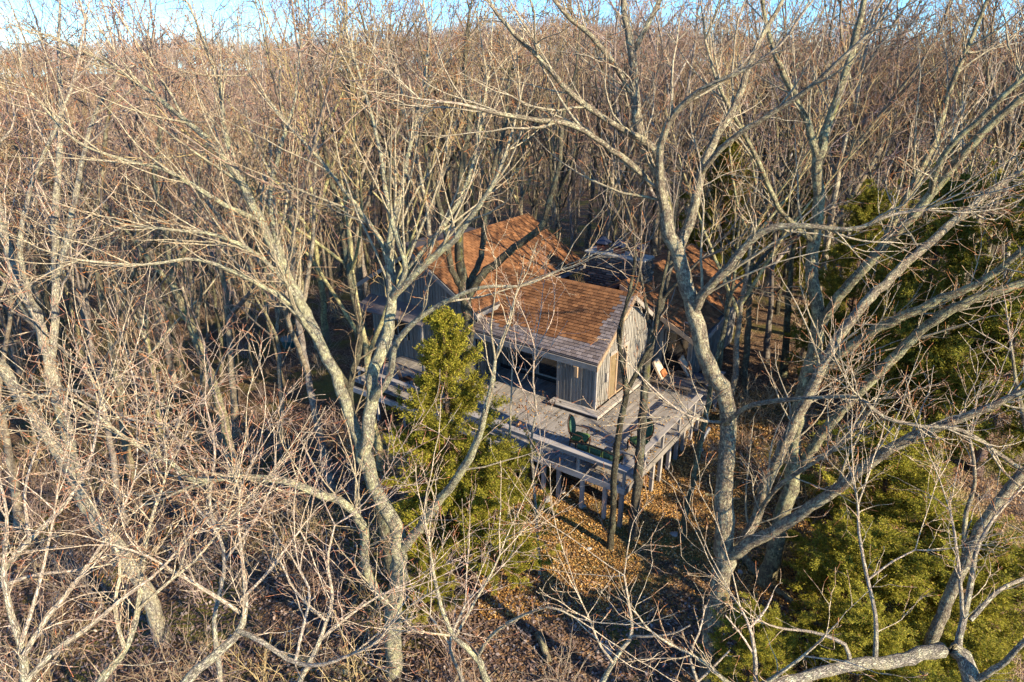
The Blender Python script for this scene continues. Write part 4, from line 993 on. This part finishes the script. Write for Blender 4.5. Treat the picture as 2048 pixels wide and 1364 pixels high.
hero('oak_tree', [
    [(255, 905, 24, 16), (240, 780, 24, 15), (222, 680, 24.1, 15), (205, 600, 24.2, 14), (190, 480, 24.5, 13), (200, 380, 24.8, 11), (210, 280, 25, 9), (230, 160, 25.5, 6)],
    [(222, 680, 24.1, 8), (250, 600, 23.8, 7), (280, 520, 23.5, 6), (330, 450, 23.2, 4)],
    ], M['bark_far'], 'brown single trunk in the gap of dark ground left of the pale oak', 'tree', G1, seed=37, d1=1.0, rtip=.008)
hero('oak_tree', [
    [(440, 812, 22.5, 19), (418, 740, 22.5, 18), (385, 660, 22.6, 17), (355, 590, 22.7, 16), (340, 520, 22.8, 14), (330, 450, 23, 12), (310, 350, 23.5, 10), (320, 250, 24, 8), (300, 140, 24.5, 6)],
    [(345, 560, 22.7, 12), (360, 520, 22.4, 10), (390, 440, 22, 8), (400, 340, 22, 6), (430, 240, 22, 4)],
    [(345, 570, 22.7, 10), (300, 520, 22.4, 9), (260, 470, 22.2, 7), (200, 400, 22, 5)],
    ], M['bark'], 'grey forked trunk in the dark gap, midway between the left edge and the pale oak', 'tree', G1, seed=38, d1=1.0, rtip=.008)
# trees rising right behind the cabin deck
hero('oak_tree', [
    [(935, 700, 24.5, 26), (937, 640, 24.5, 25), (930, 590, 24.5, 24), (920, 520, 24.6, 20), (918, 440, 24.8, 17), (925, 330, 25.2, 14), (940, 230, 25.6, 11), (930, 120, 26, 8), (940, 20, 26.5, 5)],
    [(932, 600, 24.5, 18), (955, 560, 24.2, 18), (1000, 520, 24, 17), (1050, 480, 23.8, 15), (1085, 450, 23.7, 14), (1100, 400, 23.8, 13), (1118, 330, 24, 11), (1125, 240, 24.4, 9), (1150, 150, 24.8, 6), (1160, 60, 25.2, 4)],
    [(930, 580, 24.5, 14), (960, 520, 24.9, 13), (970, 440, 25.3, 12), (985, 350, 25.8, 10), (1010, 250, 26.4, 8), (1020, 140, 27, 6)],
    [(930, 590, 24.5, 14), (905, 540, 24.3, 13), (893, 470, 24.4, 12), (870, 380, 24.6, 10), (850, 280, 25, 8), (860, 180, 25.5, 6)],
    ], M['bark_dark'], 'mossy many stemmed oak growing against the front eave, one stem crossing the roof', 'tree', G1, seed=39, d1=.9, rtip=.008)
for i_, (px_, Y_, j_, s_) in enumerate([(1478, 25.5, 0, .95), (1505, 27, 2, .9), (1535, 31.5, 4, 1.05), (1447, 29, 3, 1.0), (1208, 37.5, 6, 1.1)]):
    p_ = at(px_, 700 if px_ > 1300 else 560, Y_); pr_ = protos[j_][0]
    t_, a_, b_ = place_tree(pr_, None, 'bare_tree', p_[0], Y_, float(gz(p_[0], Y_)), i_*1.3, s_, ['slim leaning tree just right of the lounge deck', 'mossy tree right of the right roof end', 'bare tree between the right roof and the dark sided oak', 'bare tree rising against the far end of the right roof', 'straight brown trunk standing directly behind the chimney'][i_], 'tree', 'bare trees of the wood around the cabin')
G2 = 'slim trees in front of the deck corner'
hero('slim_tree', [
    [(1218, 1108, 18.0, 16), (1225, 1040, 18.05, 14), (1228, 960, 18.1, 14), (1240, 850, 18.2, 14), (1252, 780, 18.3, 13), (1245, 730, 18.3, 10), (1238, 670, 18.4, 9), (1255, 600, 18.5, 8), (1270, 520, 18.6, 7), (1262, 440, 18.8, 5), (1240, 380, 19, 4)],
    [(1252, 785, 18.3, 11), (1280, 730, 18.5, 10), (1305, 680, 18.6, 9), (1318, 600, 18.8, 8), (1335, 520, 19, 7), (1345, 440, 19.2, 5)],
    [(1240, 690, 18.4, 6), (1250, 620, 18.2, 5), (1275, 560, 18, 4), (1283, 480, 17.9, 3)],
    ], M['bark_dark'], 'slim mossy forked tree directly in front of the deck corner', 'tree', G2, seed=41, d1=.4, d2=1.4, d3=1.8, rtip=.006)
hero('slim_tree', [
    [(1262, 1092, 18.5, 26), (1266, 1060, 18.5, 20), (1275, 960, 18.6, 20), (1284, 850, 18.8, 19), (1292, 750, 19, 17), (1302, 680, 19.2, 17), (1322, 600, 19.4, 16), (1342, 520, 19.6, 12), (1350, 420, 19.9, 9), (1370, 320, 20.3, 6)],
    [(1322, 600, 19.4, 9), (1360, 560, 19.1, 7), (1400, 520, 18.9, 5)],
    [(1302, 680, 19.2, 8), (1290, 600, 19.5, 7), (1280, 540, 19.7, 5)],
    ], M['bark_dark'], 'thicker smooth trunk right of the mossy forked tree, crossing the green armchair', 'tree', G2, seed=42, d1=.35, d2=1.4, d3=1.8, rtip=.006)
hero('slim_tree', [
    [(1360, 1092, 18.4, 18), (1368, 1040, 18.4, 14), (1382, 980, 18.5, 13), (1398, 890, 18.6, 13), (1412, 830, 18.7, 12), (1425, 750, 18.9, 10), (1450, 650, 19.2, 9), (1470, 540, 19.6, 7), (1480, 430, 20, 5)],
    ], M['bark_dark'], 'slim mossy trunk leaning right between the deck side and the forked oak', 'tree', G2, seed=43, d1=.7, d2=1.5, d3=2, rtip=.006)
hero('sapling', [
    [(1080, 1152, 16.8, 7), (1074, 1060, 16.9, 7), (1066, 950, 17, 6), (1063, 880, 17, 6), (1072, 820, 17, 5), (1066, 760, 17, 4), (1070, 700, 17.1, 3)],
    [(1070, 820, 17, 4), (1050, 790, 16.9, 3), (1030, 740, 16.9, 2)],
    ], M['bark_pale'], 'thin pale sapling with a few orange leaves left of the deck corner', 'tree', G2, seed=44, d1=1.2, d2=1.8, d3=1.5, rtip=.005)
hero('sapling', [[(1014, 1100, 17.2, 8), (1016, 1000, 17.3, 7), (1018, 900, 17.5, 6), (1022, 800, 17.7, 4), (1025, 720, 17.9, 3)]],
    M['bark_pale'], 'thin straight sapling between the front cedar and the deck posts', 'tree', G2, seed=45, d1=1.0, d2=1.2, d3=1.2, rtip=.005)

# nearest tree tops rising from below the frame
G3 = 'tops of small trees close below the viewpoint'
def top(limbs, label, seed, **kw):
    a = dict(d1=1.7, d2=2.6, d3=2.6, l1=(.4, 1.3), rmax=.2, lenA=(.25, .8), lenB=(.12, .4), rtip=.0042, gn=.15, up=.04, rk=.0065); a.update(kw)
    return hero('young_tree', limbs, M['bark_pale'], label, 'tree', G3, seed=seed, **a)
top([[(985, 1400, 9.2, 16), (974, 1364, 9.2, 15), (950, 1310, 9.2, 14), (910, 1275, 9.3, 11), (885, 1220, 9.4, 9), (868, 1150, 9.5, 7), (858, 1080, 9.6, 5)],
     [(955, 1315, 9.2, 9), (975, 1280, 9.0, 8), (1010, 1250, 8.8, 7), (1060, 1225, 8.6, 6), (1110, 1215, 8.4, 5), (1150, 1235, 8.3, 4)],
     [(910, 1275, 9.3, 7), (940, 1220, 9.6, 6), (975, 1160, 9.9, 5), (1000, 1110, 10.1, 4)],
     [(900, 1270, 9.3, 6), (850, 1265, 9.1, 5), (825, 1260, 9, 4)]], 'spreading pale branch top at the bottom centre with reddish tips', 51, d1=1.3, d2=2.1, l1=(.3, .9))
top([[(1195, 1400, 8.6, 16), (1212, 1350, 8.7, 12), (1240, 1305, 8.8, 10), (1262, 1272, 8.9, 8), (1258, 1210, 9.1, 6), (1248, 1150, 9.3, 4)],
     [(1262, 1272, 8.9, 6), (1310, 1272, 8.7, 5), (1350, 1265, 8.6, 4), (1380, 1250, 8.5, 3)],
     [(1225, 1325, 8.7, 6), (1195, 1280, 8.6, 5), (1180, 1240, 8.6, 4)]], 'zigzag pale branch top at the bottom edge below the deck corner', 52, d1=1.1, d2=2.0, l1=(.3, .8))
top([[(330, 1480, 7.2, 30), (370, 1364, 7.4, 22), (430, 1310, 7.6, 19), (478, 1265, 7.8, 16), (490, 1225, 8.0, 12), (488, 1150, 8.4, 9), (478, 1060, 8.8, 6), (480, 980, 9.1, 4)],
     [(478, 1262, 7.8, 12), (520, 1280, 7.6, 11), (590, 1325, 7.3, 10), (640, 1330, 7.1, 8), (700, 1310, 7, 6)],
     [(590, 1325, 7.3, 8), (605, 1260, 7.6, 7), (618, 1180, 7.9, 6), (600, 1140, 8.1, 4)],
     [(480, 1225, 8.0, 9), (420, 1185, 7.9, 8), (350, 1145, 7.8, 7), (290, 1110, 7.7, 5), (230, 1090, 7.6, 4)],
     [(482, 1200, 8.1, 7), (530, 1150, 8.4, 6), (570, 1100, 8.7, 5), (600, 1060, 9, 4)]], 'pale branch top with orange red tips at the bottom left centre', 53, d1=2.0, d2=3.2)
top([[(60, 1480, 6.4, 30), (50, 1364, 6.6, 20), (42, 1290, 6.8, 14), (20, 1220, 7.0, 12), (8, 1130, 7.3, 10), (15, 1040, 7.6, 7), (0, 960, 7.9, 5)],
     [(48, 1310, 6.7, 12), (90, 1240, 7.0, 11), (140, 1180, 7.3, 9), (190, 1110, 7.6, 7), (240, 1030, 8, 5), (270, 960, 8.3, 4)],
     [(50, 1364, 6.6, 14), (110, 1300, 6.8, 12), (170, 1260, 7, 10), (240, 1200, 7.3, 8), (310, 1150, 7.6, 6), (380, 1070, 8, 4)],
     [(42, 1290, 6.8, 9), (70, 1200, 7.0, 8), (90, 1120, 7.3, 6), (110, 1020, 7.6, 4)]], 'dense pale branches in the bottom left corner', 54, d1=2.2, d2=3.2)
top([[(190, 1480, 6.6, 26), (200, 1364, 6.8, 18), (250, 1300, 7.1, 14), (275, 1220, 7.5, 12), (285, 1130, 7.9, 10), (300, 1050, 8.3, 8), (330, 960, 8.7, 5)],
     [(250, 1300, 7.1, 9), (230, 1220, 7.3, 8), (240, 1130, 7.6, 6), (210, 1050, 8, 4)],
     [(275, 1220, 7.5, 8), (330, 1170, 7.6, 7), (390, 1120, 7.8, 5), (440, 1060, 8, 4)]], 'pale forked branch top second from the bottom left corner', 55, d1=2.2, d2=3.2)
top([[(560, 1500, 7.6, 16), (600, 1364, 7.9, 12), (640, 1280, 8.2, 10), (665, 1200, 8.6, 8), (655, 1120, 9.0, 6), (670, 1050, 9.3, 4)],
     [(640, 1280, 8.2, 7), (700, 1230, 8.4, 6), (760, 1190, 8.6, 4)], [(650, 1240, 8.3, 6), (590, 1180, 8.5, 5), (560, 1120, 8.8, 3)]], 'thin pale branch top at the bottom, left of the pale oak foot', 61)
top([[(-60, 1300, 7.0, 20), (-20, 1180, 7.4, 15), (60, 1080, 7.9, 12), (130, 1010, 8.4, 9), (180, 920, 8.9, 6), (200, 820, 9.4, 4)],
     [(60, 1080, 7.9, 8), (50, 980, 8.3, 6), (80, 880, 8.8, 4)], [(-20, 1180, 7.4, 9), (70, 1150, 7.5, 7), (160, 1140, 7.6, 5)]], 'pale arching branch entering from the left edge above the corner', 62)
top([[(420, 1500, 9.4, 14), (440, 1364, 9.8, 12), (430, 1240, 10.4, 10), (450, 1120, 11, 8), (420, 1010, 11.6, 7), (430, 900, 12.2, 5), (410, 800, 12.8, 3)],
     [(450, 1120, 11, 6), (510, 1040, 11.3, 5), (550, 960, 11.6, 3)], [(430, 1060, 11.3, 6), (370, 980, 11.6, 5), (340, 900, 12, 3)]], 'slender pale young tree rising through the left foreground tangle', 63)
top([[(900, 1500, 10.2, 12), (925, 1364, 10.6, 9), (900, 1290, 11, 7), (930, 1210, 11.5, 5)], [(900, 1290, 11, 5), (860, 1230, 11.2, 4)]], 'short twiggy top beside the foot of the pale oak, right side', 64)
top([[(1512, 1480, 8.2, 20), (1512, 1364, 8.4, 11), (1508, 1300, 8.6, 9), (1500, 1255, 8.8, 7), (1480, 1215, 9, 4)],
     [(1500, 1255, 8.8, 6), (1530, 1220, 9, 5), (1545, 1190, 9.1, 3)],
     [(1508, 1310, 8.6, 5), (1475, 1260, 8.6, 4), (1450, 1230, 8.7, 3)]], 'small red tipped branch top at the bottom beside the forked oak', 56, d1=1.3, d2=2.2, l1=(.25, .7))
top([[(1420, 1480, 8.0, 14), (1395, 1364, 8.2, 8), (1380, 1310, 8.4, 6), (1400, 1260, 8.6, 4), (1410, 1210, 8.8, 3)],
     [(1395, 1364, 8.2, 6), (1430, 1330, 8.3, 5), (1460, 1300, 8.4, 3)]], 'small red tipped branch top at the foot of the forked oak', 57, d1=1.1, d2=2.0, l1=(.25, .7))
top([[(1985, 1480, 8.6, 46), (1945, 1364, 8.9, 38), (1915, 1300, 9.2, 32), (1880, 1300, 9.2, 30), (1800, 1322, 9.0, 28), (1720, 1328, 8.8, 26), (1640, 1345, 8.5, 24), (1560, 1364, 8.2, 22), (1480, 1385, 8.0, 18)],
     [(1915, 1300, 9.2, 18), (1925, 1240, 9.5, 14), (1940, 1170, 9.8, 12), (1950, 1110, 10.1, 10), (1985, 1040, 10.4, 7), (2040, 980, 10.7, 5)],
     [(1925, 1240, 9.5, 9), (1920, 1160, 9.7, 8), (1912, 1090, 9.9, 6), (1900, 1020, 10.2, 4)],
     [(1700, 1328, 8.8, 10), (1690, 1290, 8.9, 9), (1660, 1275, 9.0, 8), (1630, 1265, 9.1, 6), (1570, 1258, 9.2, 5), (1540, 1250, 9.2, 4)],
     [(1750, 1320, 8.9, 12), (1752, 1240, 9.4, 9), (1735, 1160, 9.9, 8), (1720, 1080, 10.4, 7), (1715, 1010, 10.8, 5)],
     [(1940, 1240, 9.5, 11), (2000, 1180, 9.8, 9), (2060, 1150, 10, 8)],
     [(1945, 1364, 8.9, 16), (2000, 1330, 8.7, 13), (2060, 1270, 8.6, 10)],
     [(1735, 1160, 9.9, 5), (1790, 1120, 10, 4), (1830, 1100, 10.1, 3)]], 'thick lichen crusted limb across the bottom right with upright shoots', 58, rmax=.09)

# ------------------------------------------------------------------ cedars
def cedar(seed, h, rad, nspray, mat, bh=.06, spr=(.05, .12), wid=.17):
    rng = np.random.default_rng(seed)
    k = 14; z = np.linspace(-.2, h*.97, k); tr = np.stack([.05*rng.normal(size=k).cumsum()*.3, .05*rng.normal(size=k).cumsum()*.3, z], 1)[None]
    R = (.02+.018*h*(1-z/h))[None]
    tm = tube_mesh('trunk', [(tr, R, 8, 0.)], M['bark_cedar'], .03, rng)
    nb = int(h*16)
    f = bh+(1-bh)*rng.random(nb)**1.1; az = rng.random(nb)*6.283
    env = rad*np.minimum(1, (1-f)**.8*1.15+.05)*(.72+.42*rng.random(nb))*(.8+.2*np.sin(az*3+seed))
    S = np.stack([0*f, 0*f, f*h], 1); el = .35+.75*f+.15*rng.normal(size=nb)
    D = np.stack([np.cos(az)*np.cos(el), np.sin(az)*np.cos(el), np.sin(el)], 1)
    B = walk(S, D, env/np.maximum(np.cos(el), .45), 7, .10, .0, rng); RB = np.linspace(.014, .004, 7)[None].repeat(nb, 0)
    C, RC = spawn(B, RB, 0, 4.5, .15, .75, .8, 5, .2, -.02, rng, .003, tmin=.25, lrel=.6)
    lm = tube_mesh('limbs', [(B, RB, 3, 0.), (C, RC, 3, 0.)], M['bark_cedar'], 0, rng)
    allP = np.concatenate([C[:, 1:].reshape(-1, 3), B[:, 3:].reshape(-1, 3)]); allD = np.concatenate([np.repeat(unit(C[:, -1]-C[:, 0]), 4, 0), np.repeat(unit(B[:, -1]-B[:, 0]), 4, 0)])
    pick = rng.integers(0, len(allP), nspray); c = allP[pick]+rng.normal(size=(nspray, 3))*.055
    d = unit(allD[pick]+.65*rng.normal(size=(nspray, 3))+np.array([0, 0, .12]))
    sp = (spr[0]+(spr[1]-spr[0])*rng.random(nspray))[:, None]; s = rnd_perp(d, rng)
    V = np.stack([c, c+d*sp*.5+s*sp*wid, c+d*sp, c+d*sp*.5-s*sp*wid], 1).reshape(-1, 3)
    Fq = np.arange(nspray*4).reshape(-1, 4)
    fm = npmesh('foliage', V, Fq, mat)
    return tm, lm, fm
def place_cedar(ms, x, y, s, label, rz=0, group=None, zs=1.0):
    t = tag(empty('cedar_tree', (x, y, float(gz(x, y))), rz), label, 'cedar', group); t.scale = (s, s, s*zs)
    ob('trunk', ms[0], t); ob('limbs', ms[1], t); ob('foliage', ms[2], t); return t
cA = cedar(1, 8.6, 2.25, 130000, M['cedar']); cB = cedar(2, 12, 4.2, 170000, M['cedar_dark'], spr=(.07, .17)); cC = cedar(3, 6.5, 2.7, 115000, M['cedar'])
GC = 'cedars around the cabin'
p = at(905, 1130, 17.6); place_cedar(cA, p[0], 17.6, .94, 'yellow green cedar in front of the deck, its narrow tip against the front eave', 0, GC)
place_cedar(cC, -.5, 16.6, .7, 'low broad cedar at the left foot of the deck beside the tall one', 1, GC)
place_cedar(cB, 17.2, 21.5, 1.0, 'largest dark cedar at the right edge, upper right of the photo', 0, GC)
place_cedar(cB, 15.2, 23.8, .8, 'olive cedar behind the slanting limbs, just left of the largest one', 4.4, GC)
place_cedar(cB, 14.6, 27.5, .72, 'dark cedar behind the slanting oak limbs, right of the cabin', 2, GC)
place_cedar(cC, 9.7, 14.9, 1.0, 'bushy yellow green cedar at the lower right, just right of the forked oak', 0, GC, zs=.6)
place_cedar(cC, 12.9, 15.6, 1.2, 'broad sunlit cedar at the right edge, lower half of the photo', 2.2, GC, zs=.6)
place_cedar(cC, 11.9, 18.4, 1.15, 'low spreading cedar beneath the slanting limbs, right middle', 3.2, GC, zs=.62)
place_cedar(cC, 8.4, 12.2, .8, 'small cedar above the thick lichen limb, bottom right', 4, GC, zs=.65)
place_cedar(cC, 11.3, 12.6, .8, 'small cedar in the bottom right corner behind the thick limb', 5.2, GC, zs=.65)
place_cedar(cC, 5.9, 12.4, .5, 'smallest dark green cedar at the foot of the forked oak', 5, GC)
place_cedar(cB, 12.5, 40, .8, 'distant cedar showing green behind the right roof', 3, GC)
place_cedar(cB, 17.5, 42, .7, 'distant cedar among trunks right of the right roof', 1.5, GC)
place_cedar(cC, -2.3, 15.2, .35, 'tiny cedar by the mossy trunk at bottom centre', 2.5, GC)

# ------------------------------------------------------------------ shrubs and brush
def shrub(seed, h, n, mat, rtip=.005):
    rng = np.random.default_rng(seed); az = rng.random(n)*6.283; el = .9+.5*rng.random(n)
    S = np.stack([.15*rng.normal(size=n), .15*rng.normal(size=n), np.full(n, -.05)], 1)
    D = np.stack([np.cos(az)*np.cos(el), np.sin(az)*np.cos(el), np.sin(el)], 1)
    P = walk(S, D, h*(.6+.5*rng.random(n)), 9, .12, -.02, rng); R = np.linspace(.013, rtip, 9)[None].repeat(n, 0)
    A, RA_ = spawn(P, R, 0, 3.2, .25, 1.1, .7, 6, .18, .0, rng, rtip, tmin=.15, lrel=.7)
    B_, RB_ = spawn(A, RA_, 0, 3.0, .12, .5, .8, 4, .2, .0, rng, rtip, tmin=.1)
    return tube_mesh('stems', [(P, R, 3, 0.), (A, RA_, 3, 0.), (B_, RB_, 3, .8)], mat, 0, rng)
shr = [shrub(300+i, [1.3, 1.9, 1.0][i], [12, 11, 14][i], M['bark_far'] if i != 1 else M['bark_mid']) for i in range(3)]
ssrc = []
spots = [(-1.5, 12.6, 'bare shrub among the logs at the bottom, left of centre'), (1.4, 13.2, 'bare shrub on the leaves below the thin sapling'), (3.6, 14.0, 'bare shrub below the deck corner at the bottom edge')]
for i, (x, y, lb) in enumerate(spots):
    o = ob('shrub', shr[i]); o.location = (x, y, float(gz(x, y))); tag(o, lb, 'shrub', 'bare shrubs near the bottom edge'); ssrc.append([o])
pts = []
for (x, y) in scatter(10, 26, 1.1, rng, .8, 4):
    a, b_ = HL(x, y)
    if -.6 < a < 16 and -.6 < b_ < 16: continue
    px, py = proj((x, y, float(gz(x, y))))
    clear = (-9 < a < 12 and -8 < b_ < 5 and y > 13 and -1 < x < 8.5)
    if clear and rng.random() < (.97 if y > 16 else .8): continue
    pts.append((x, y, float(gz(x, y))))
for (x, y) in scatter(26, 60, 1.9, rng, .8, 4):
    if inside_house(x, y, 0): continue
    pts.append((x, y, float(gz(x, y))))
n = len(pts); print('brush', n)
gn_scatter('brush', pts, np.stack([rng.normal(size=n)*.1, rng.normal(size=n)*.1, rng.random(n)*6.28], 1), .7+.7*rng.random(n), rng.integers(0, 3, n), ssrc,
           'tangle of fine bare brush covering the forest floor', 'brush')

# ------------------------------------------------------------------ fallen leaves, rocks, logs
def leaves(name, X, Y, size, mat, label, zoff=.012, lift=.03):
    n = len(X); Z = gz(X, Y)+zoff+lift*rng.random(n); c = np.stack([X, Y, Z], 1)
    az = rng.random(n)*6.283; s = size*(.6+.8*rng.random(n))
    u = np.stack([np.cos(az), np.sin(az), .35*rng.normal(size=n)], 1)*s[:, None]; v = np.stack([-np.sin(az), np.cos(az), .35*rng.normal(size=n)], 1)*s[:, None]*.55
    up = np.array([0, 0, 1.0])*s[:, None]*.25
    V = np.stack([c-u, c-v+up, c+u, c+v+up*.4], 1).reshape(-1, 3)
    o = ob(name, npmesh(name, V, np.arange(4*n).reshape(-1, 4), mat)); tag(o, label, 'leaf litter', kind='stuff'); return o
n = 120000; X = -1+rng.random(n)*13; Y = 15.2+rng.random(n)*12.5
a, b_ = (X-C0[0])*CA[0]+(Y-C0[1])*CA[1], (X-C0[0])*CB[0]+(Y-C0[1])*CB[1]
k = ~((a > .8) & (b_ > .8) & (a < 16)); X, Y = X[k], Y[k]
k = ~((fbm(X*3.1, Y*2.7, 4.0) > .55) & (X > 2.5) & (rng.random(len(X)) < .8)); X, Y = X[k], Y[k]
leaves('fallen_leaves', X, Y, .034, M['litter'], 'orange brown fallen oak leaves lit by the sun round the deck posts')
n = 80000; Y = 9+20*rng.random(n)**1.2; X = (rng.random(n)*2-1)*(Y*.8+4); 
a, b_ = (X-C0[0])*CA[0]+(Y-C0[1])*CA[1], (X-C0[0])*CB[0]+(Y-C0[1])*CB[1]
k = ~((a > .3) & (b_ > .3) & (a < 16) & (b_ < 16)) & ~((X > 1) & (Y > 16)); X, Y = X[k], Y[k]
leaves('shade_leaves', X, Y, .06, M['litter_shade'], 'dull purple brown leaf litter under the brush, shade painted into its colour')
n = 1100; a_ = np.concatenate([3.4*rng.random(n//2), 9*rng.random(n//2)]); b2 = np.concatenate([9*rng.random(n//2), 3.0*rng.random(n//2)**1.3])
k = ~((a_ > 3.3) & (b2 > 2.8)); a_, b2 = a_[k], b2[k]; n = len(a_)
c = np.stack([C0[0]+a_*CA[0]+b2*CB[0], C0[1]+a_*CA[1]+b2*CB[1], np.full(n, .02)], 1); az = rng.random(n)*6.28; s_ = .03+.03*rng.random(n)
u = np.stack([np.cos(az), np.sin(az), .25*rng.normal(size=n)], 1)*s_[:, None]; v = np.stack([-np.sin(az), np.cos(az), .2+0*az], 1)*s_[:, None]*.5
V = np.stack([c-u, c-v, c+u, c+v], 1).reshape(-1, 3)
tag(ob('deck_leaves', npmesh('deck_leaves', V, np.arange(4*n).reshape(-1, 4), M['litter'])), 'few dry leaves scattered over the deck planks', 'leaf litter', kind='stuff')
import bmesh
def rock_mesh(seed, sx, sy, sz):
    b = bmesh.new(); bmesh.ops.create_icosphere(b, subdivisions=2, radius=1); r = random.Random(seed)
    for v in b.verts: v.co = Vector((v.co.x*sx, v.co.y*sy, v.co.z*sz))*(1+r.uniform(-.22, .22))
    me = bpy.data.meshes.new('rock'); b.to_mesh(me); b.free(); me.materials.append(M['rock']); return me
rk = [rock_mesh(i, .22, .16, .09) for i in range(4)]
def placed(px, py):
    d = ray(px, py); t = 15.0
    for _ in range(30):
        p = d*t+np.array([0, 0, CAMZ]); t += (float(gz(p[0], p[1]))-p[2])/d[2]
    return d*t+np.array([0, 0, CAMZ])
rspots = [(1165, 1012, 'foot of the third deck post'), (1178, 1098, 'base of the mossy forked tree, left side'), (1350, 1070, 'base of the slim leaning trunk'), (1095, 1000, 'slope under the deck front, left end'), (1400, 900, 'leaves beside the right deck edge'), (1120, 985, 'foot of the fourth deck post'), (1480, 1145, 'gap between the two oak trunks'), (1215, 1300, 'bottom edge, right of centre'), (1135, 990, 'slope left of the third deck post')]
for i, (px, py, lb) in enumerate(rspots):
    p = placed(px, py); o = ob('rock', rk[i % 4]); o.location = (p[0], p[1], p[2]+.02); s = random.uniform(.4, .9); o.scale = (s, s, s); o.rotation_euler = (0, 0, random.uniform(0, 6))
    tag(o, 'grey rock on the leaves at the '+lb, 'rock', 'rocks on the slope')
logs = [((985, 1070), (1060, 1105), .11, 'decayed log lying on the slope under the front cedar'), ((700, 1230), (755, 1130), .09, 'grey log behind the foot of the pale oak'), ((1075, 1270), (1100, 1330), .10, 'pale log on dark leaves at the bottom, left of the zigzag branch'),
        ((1550, 1180), (1650, 1260), .10, 'dark log lying right of the second oak trunk'), ((560, 1310), (700, 1350), .10, 'grey log in the brush at the bottom left of centre'), ((1480, 1110), (1530, 1170), .14, 'fallen trunk between the two big oaks'), ((1410, 690+300), (1480, 1000), .05, 'thin pole on the leaves beside the forked oak')]
for i, (q0, q1, r_, lb) in enumerate(logs):
    a0 = placed(*q0); a1 = placed(*q1); mid = (a0+a1)/2
    P_, R_ = resample([a0-mid+[0, 0, r_*.6], [0, 0, r_*.9], a1-mid+[0, 0, r_*.6]], [r_, r_*.95, r_*.75], 14, rng, .15)
    o = ob('fallen_log', tube_mesh('fallen_log', [(P_[None], R_[None], 9, 0.)], M['bark'], .06, rng)); o.location = tuple(mid); tag(o, lb, 'log', 'fallen logs on the forest floor')
# dry leaves still on the thin sapling
def leaf_cluster(px, py, Y, n, sp, label):
    c = at(px, py, Y); V = []; 
    r = np.random.default_rng(int(px)); P_ = r.normal(size=(n, 3))*sp; d = unit(r.normal(size=(n, 3))+[0, 0, -1.2]); s = rnd_perp(d, r); L_ = (.06+.05*r.random(n))[:, None]
    V = np.stack([P_, P_+d*L_*.5+s*L_*.3, P_+d*L_, P_+d*L_*.5-s*L_*.3], 1).reshape(-1, 3)
    o = ob('leaf_cluster', npmesh('leaf_cluster', V, np.arange(4*n).reshape(-1, 4), M['oakleaf'])); o.location = tuple(c); tag(o, label, 'dry leaves', 'dry leaves left on twigs', 'stuff')
for (px, py, n_, lb) in [(1105, 800, 26, 'dry orange leaf cluster against the bay wall'), (1045, 812, 22, 'dry orange leaf cluster above the front rail'), (1102, 930, 30, 'dry orange leaf cluster before the deck posts'), (1042, 850, 22, 'dry orange leaf cluster on the front rail cap'), (1120, 838, 8, 'small dry leaf over the deck planks'), (1085, 790, 12, 'dry leaf cluster left of the bay wall')]:
    leaf_cluster(px, py, 17.0, n_, .09, lb)
# teal tub far left
p = placed(582, 692); t = tag(empty('tub', (p[0], p[1], p[2])), 'round teal tub standing on the ground left of the cabin', 'tub')
MB().tube([(0, 0, 0), (0, 0, .45)], [.45, .55], 20).ob('tub_body', M['teal'], t); MB().tube([(0, 0, .45), (0, 0, .5)], [.59, .59], 20).ob('tub_rim', M['teal'], t)
tot = 0
for me in bpy.data.meshes: tot += len(me.loops)-2*len(me.polygons)
print('total tris', tot)
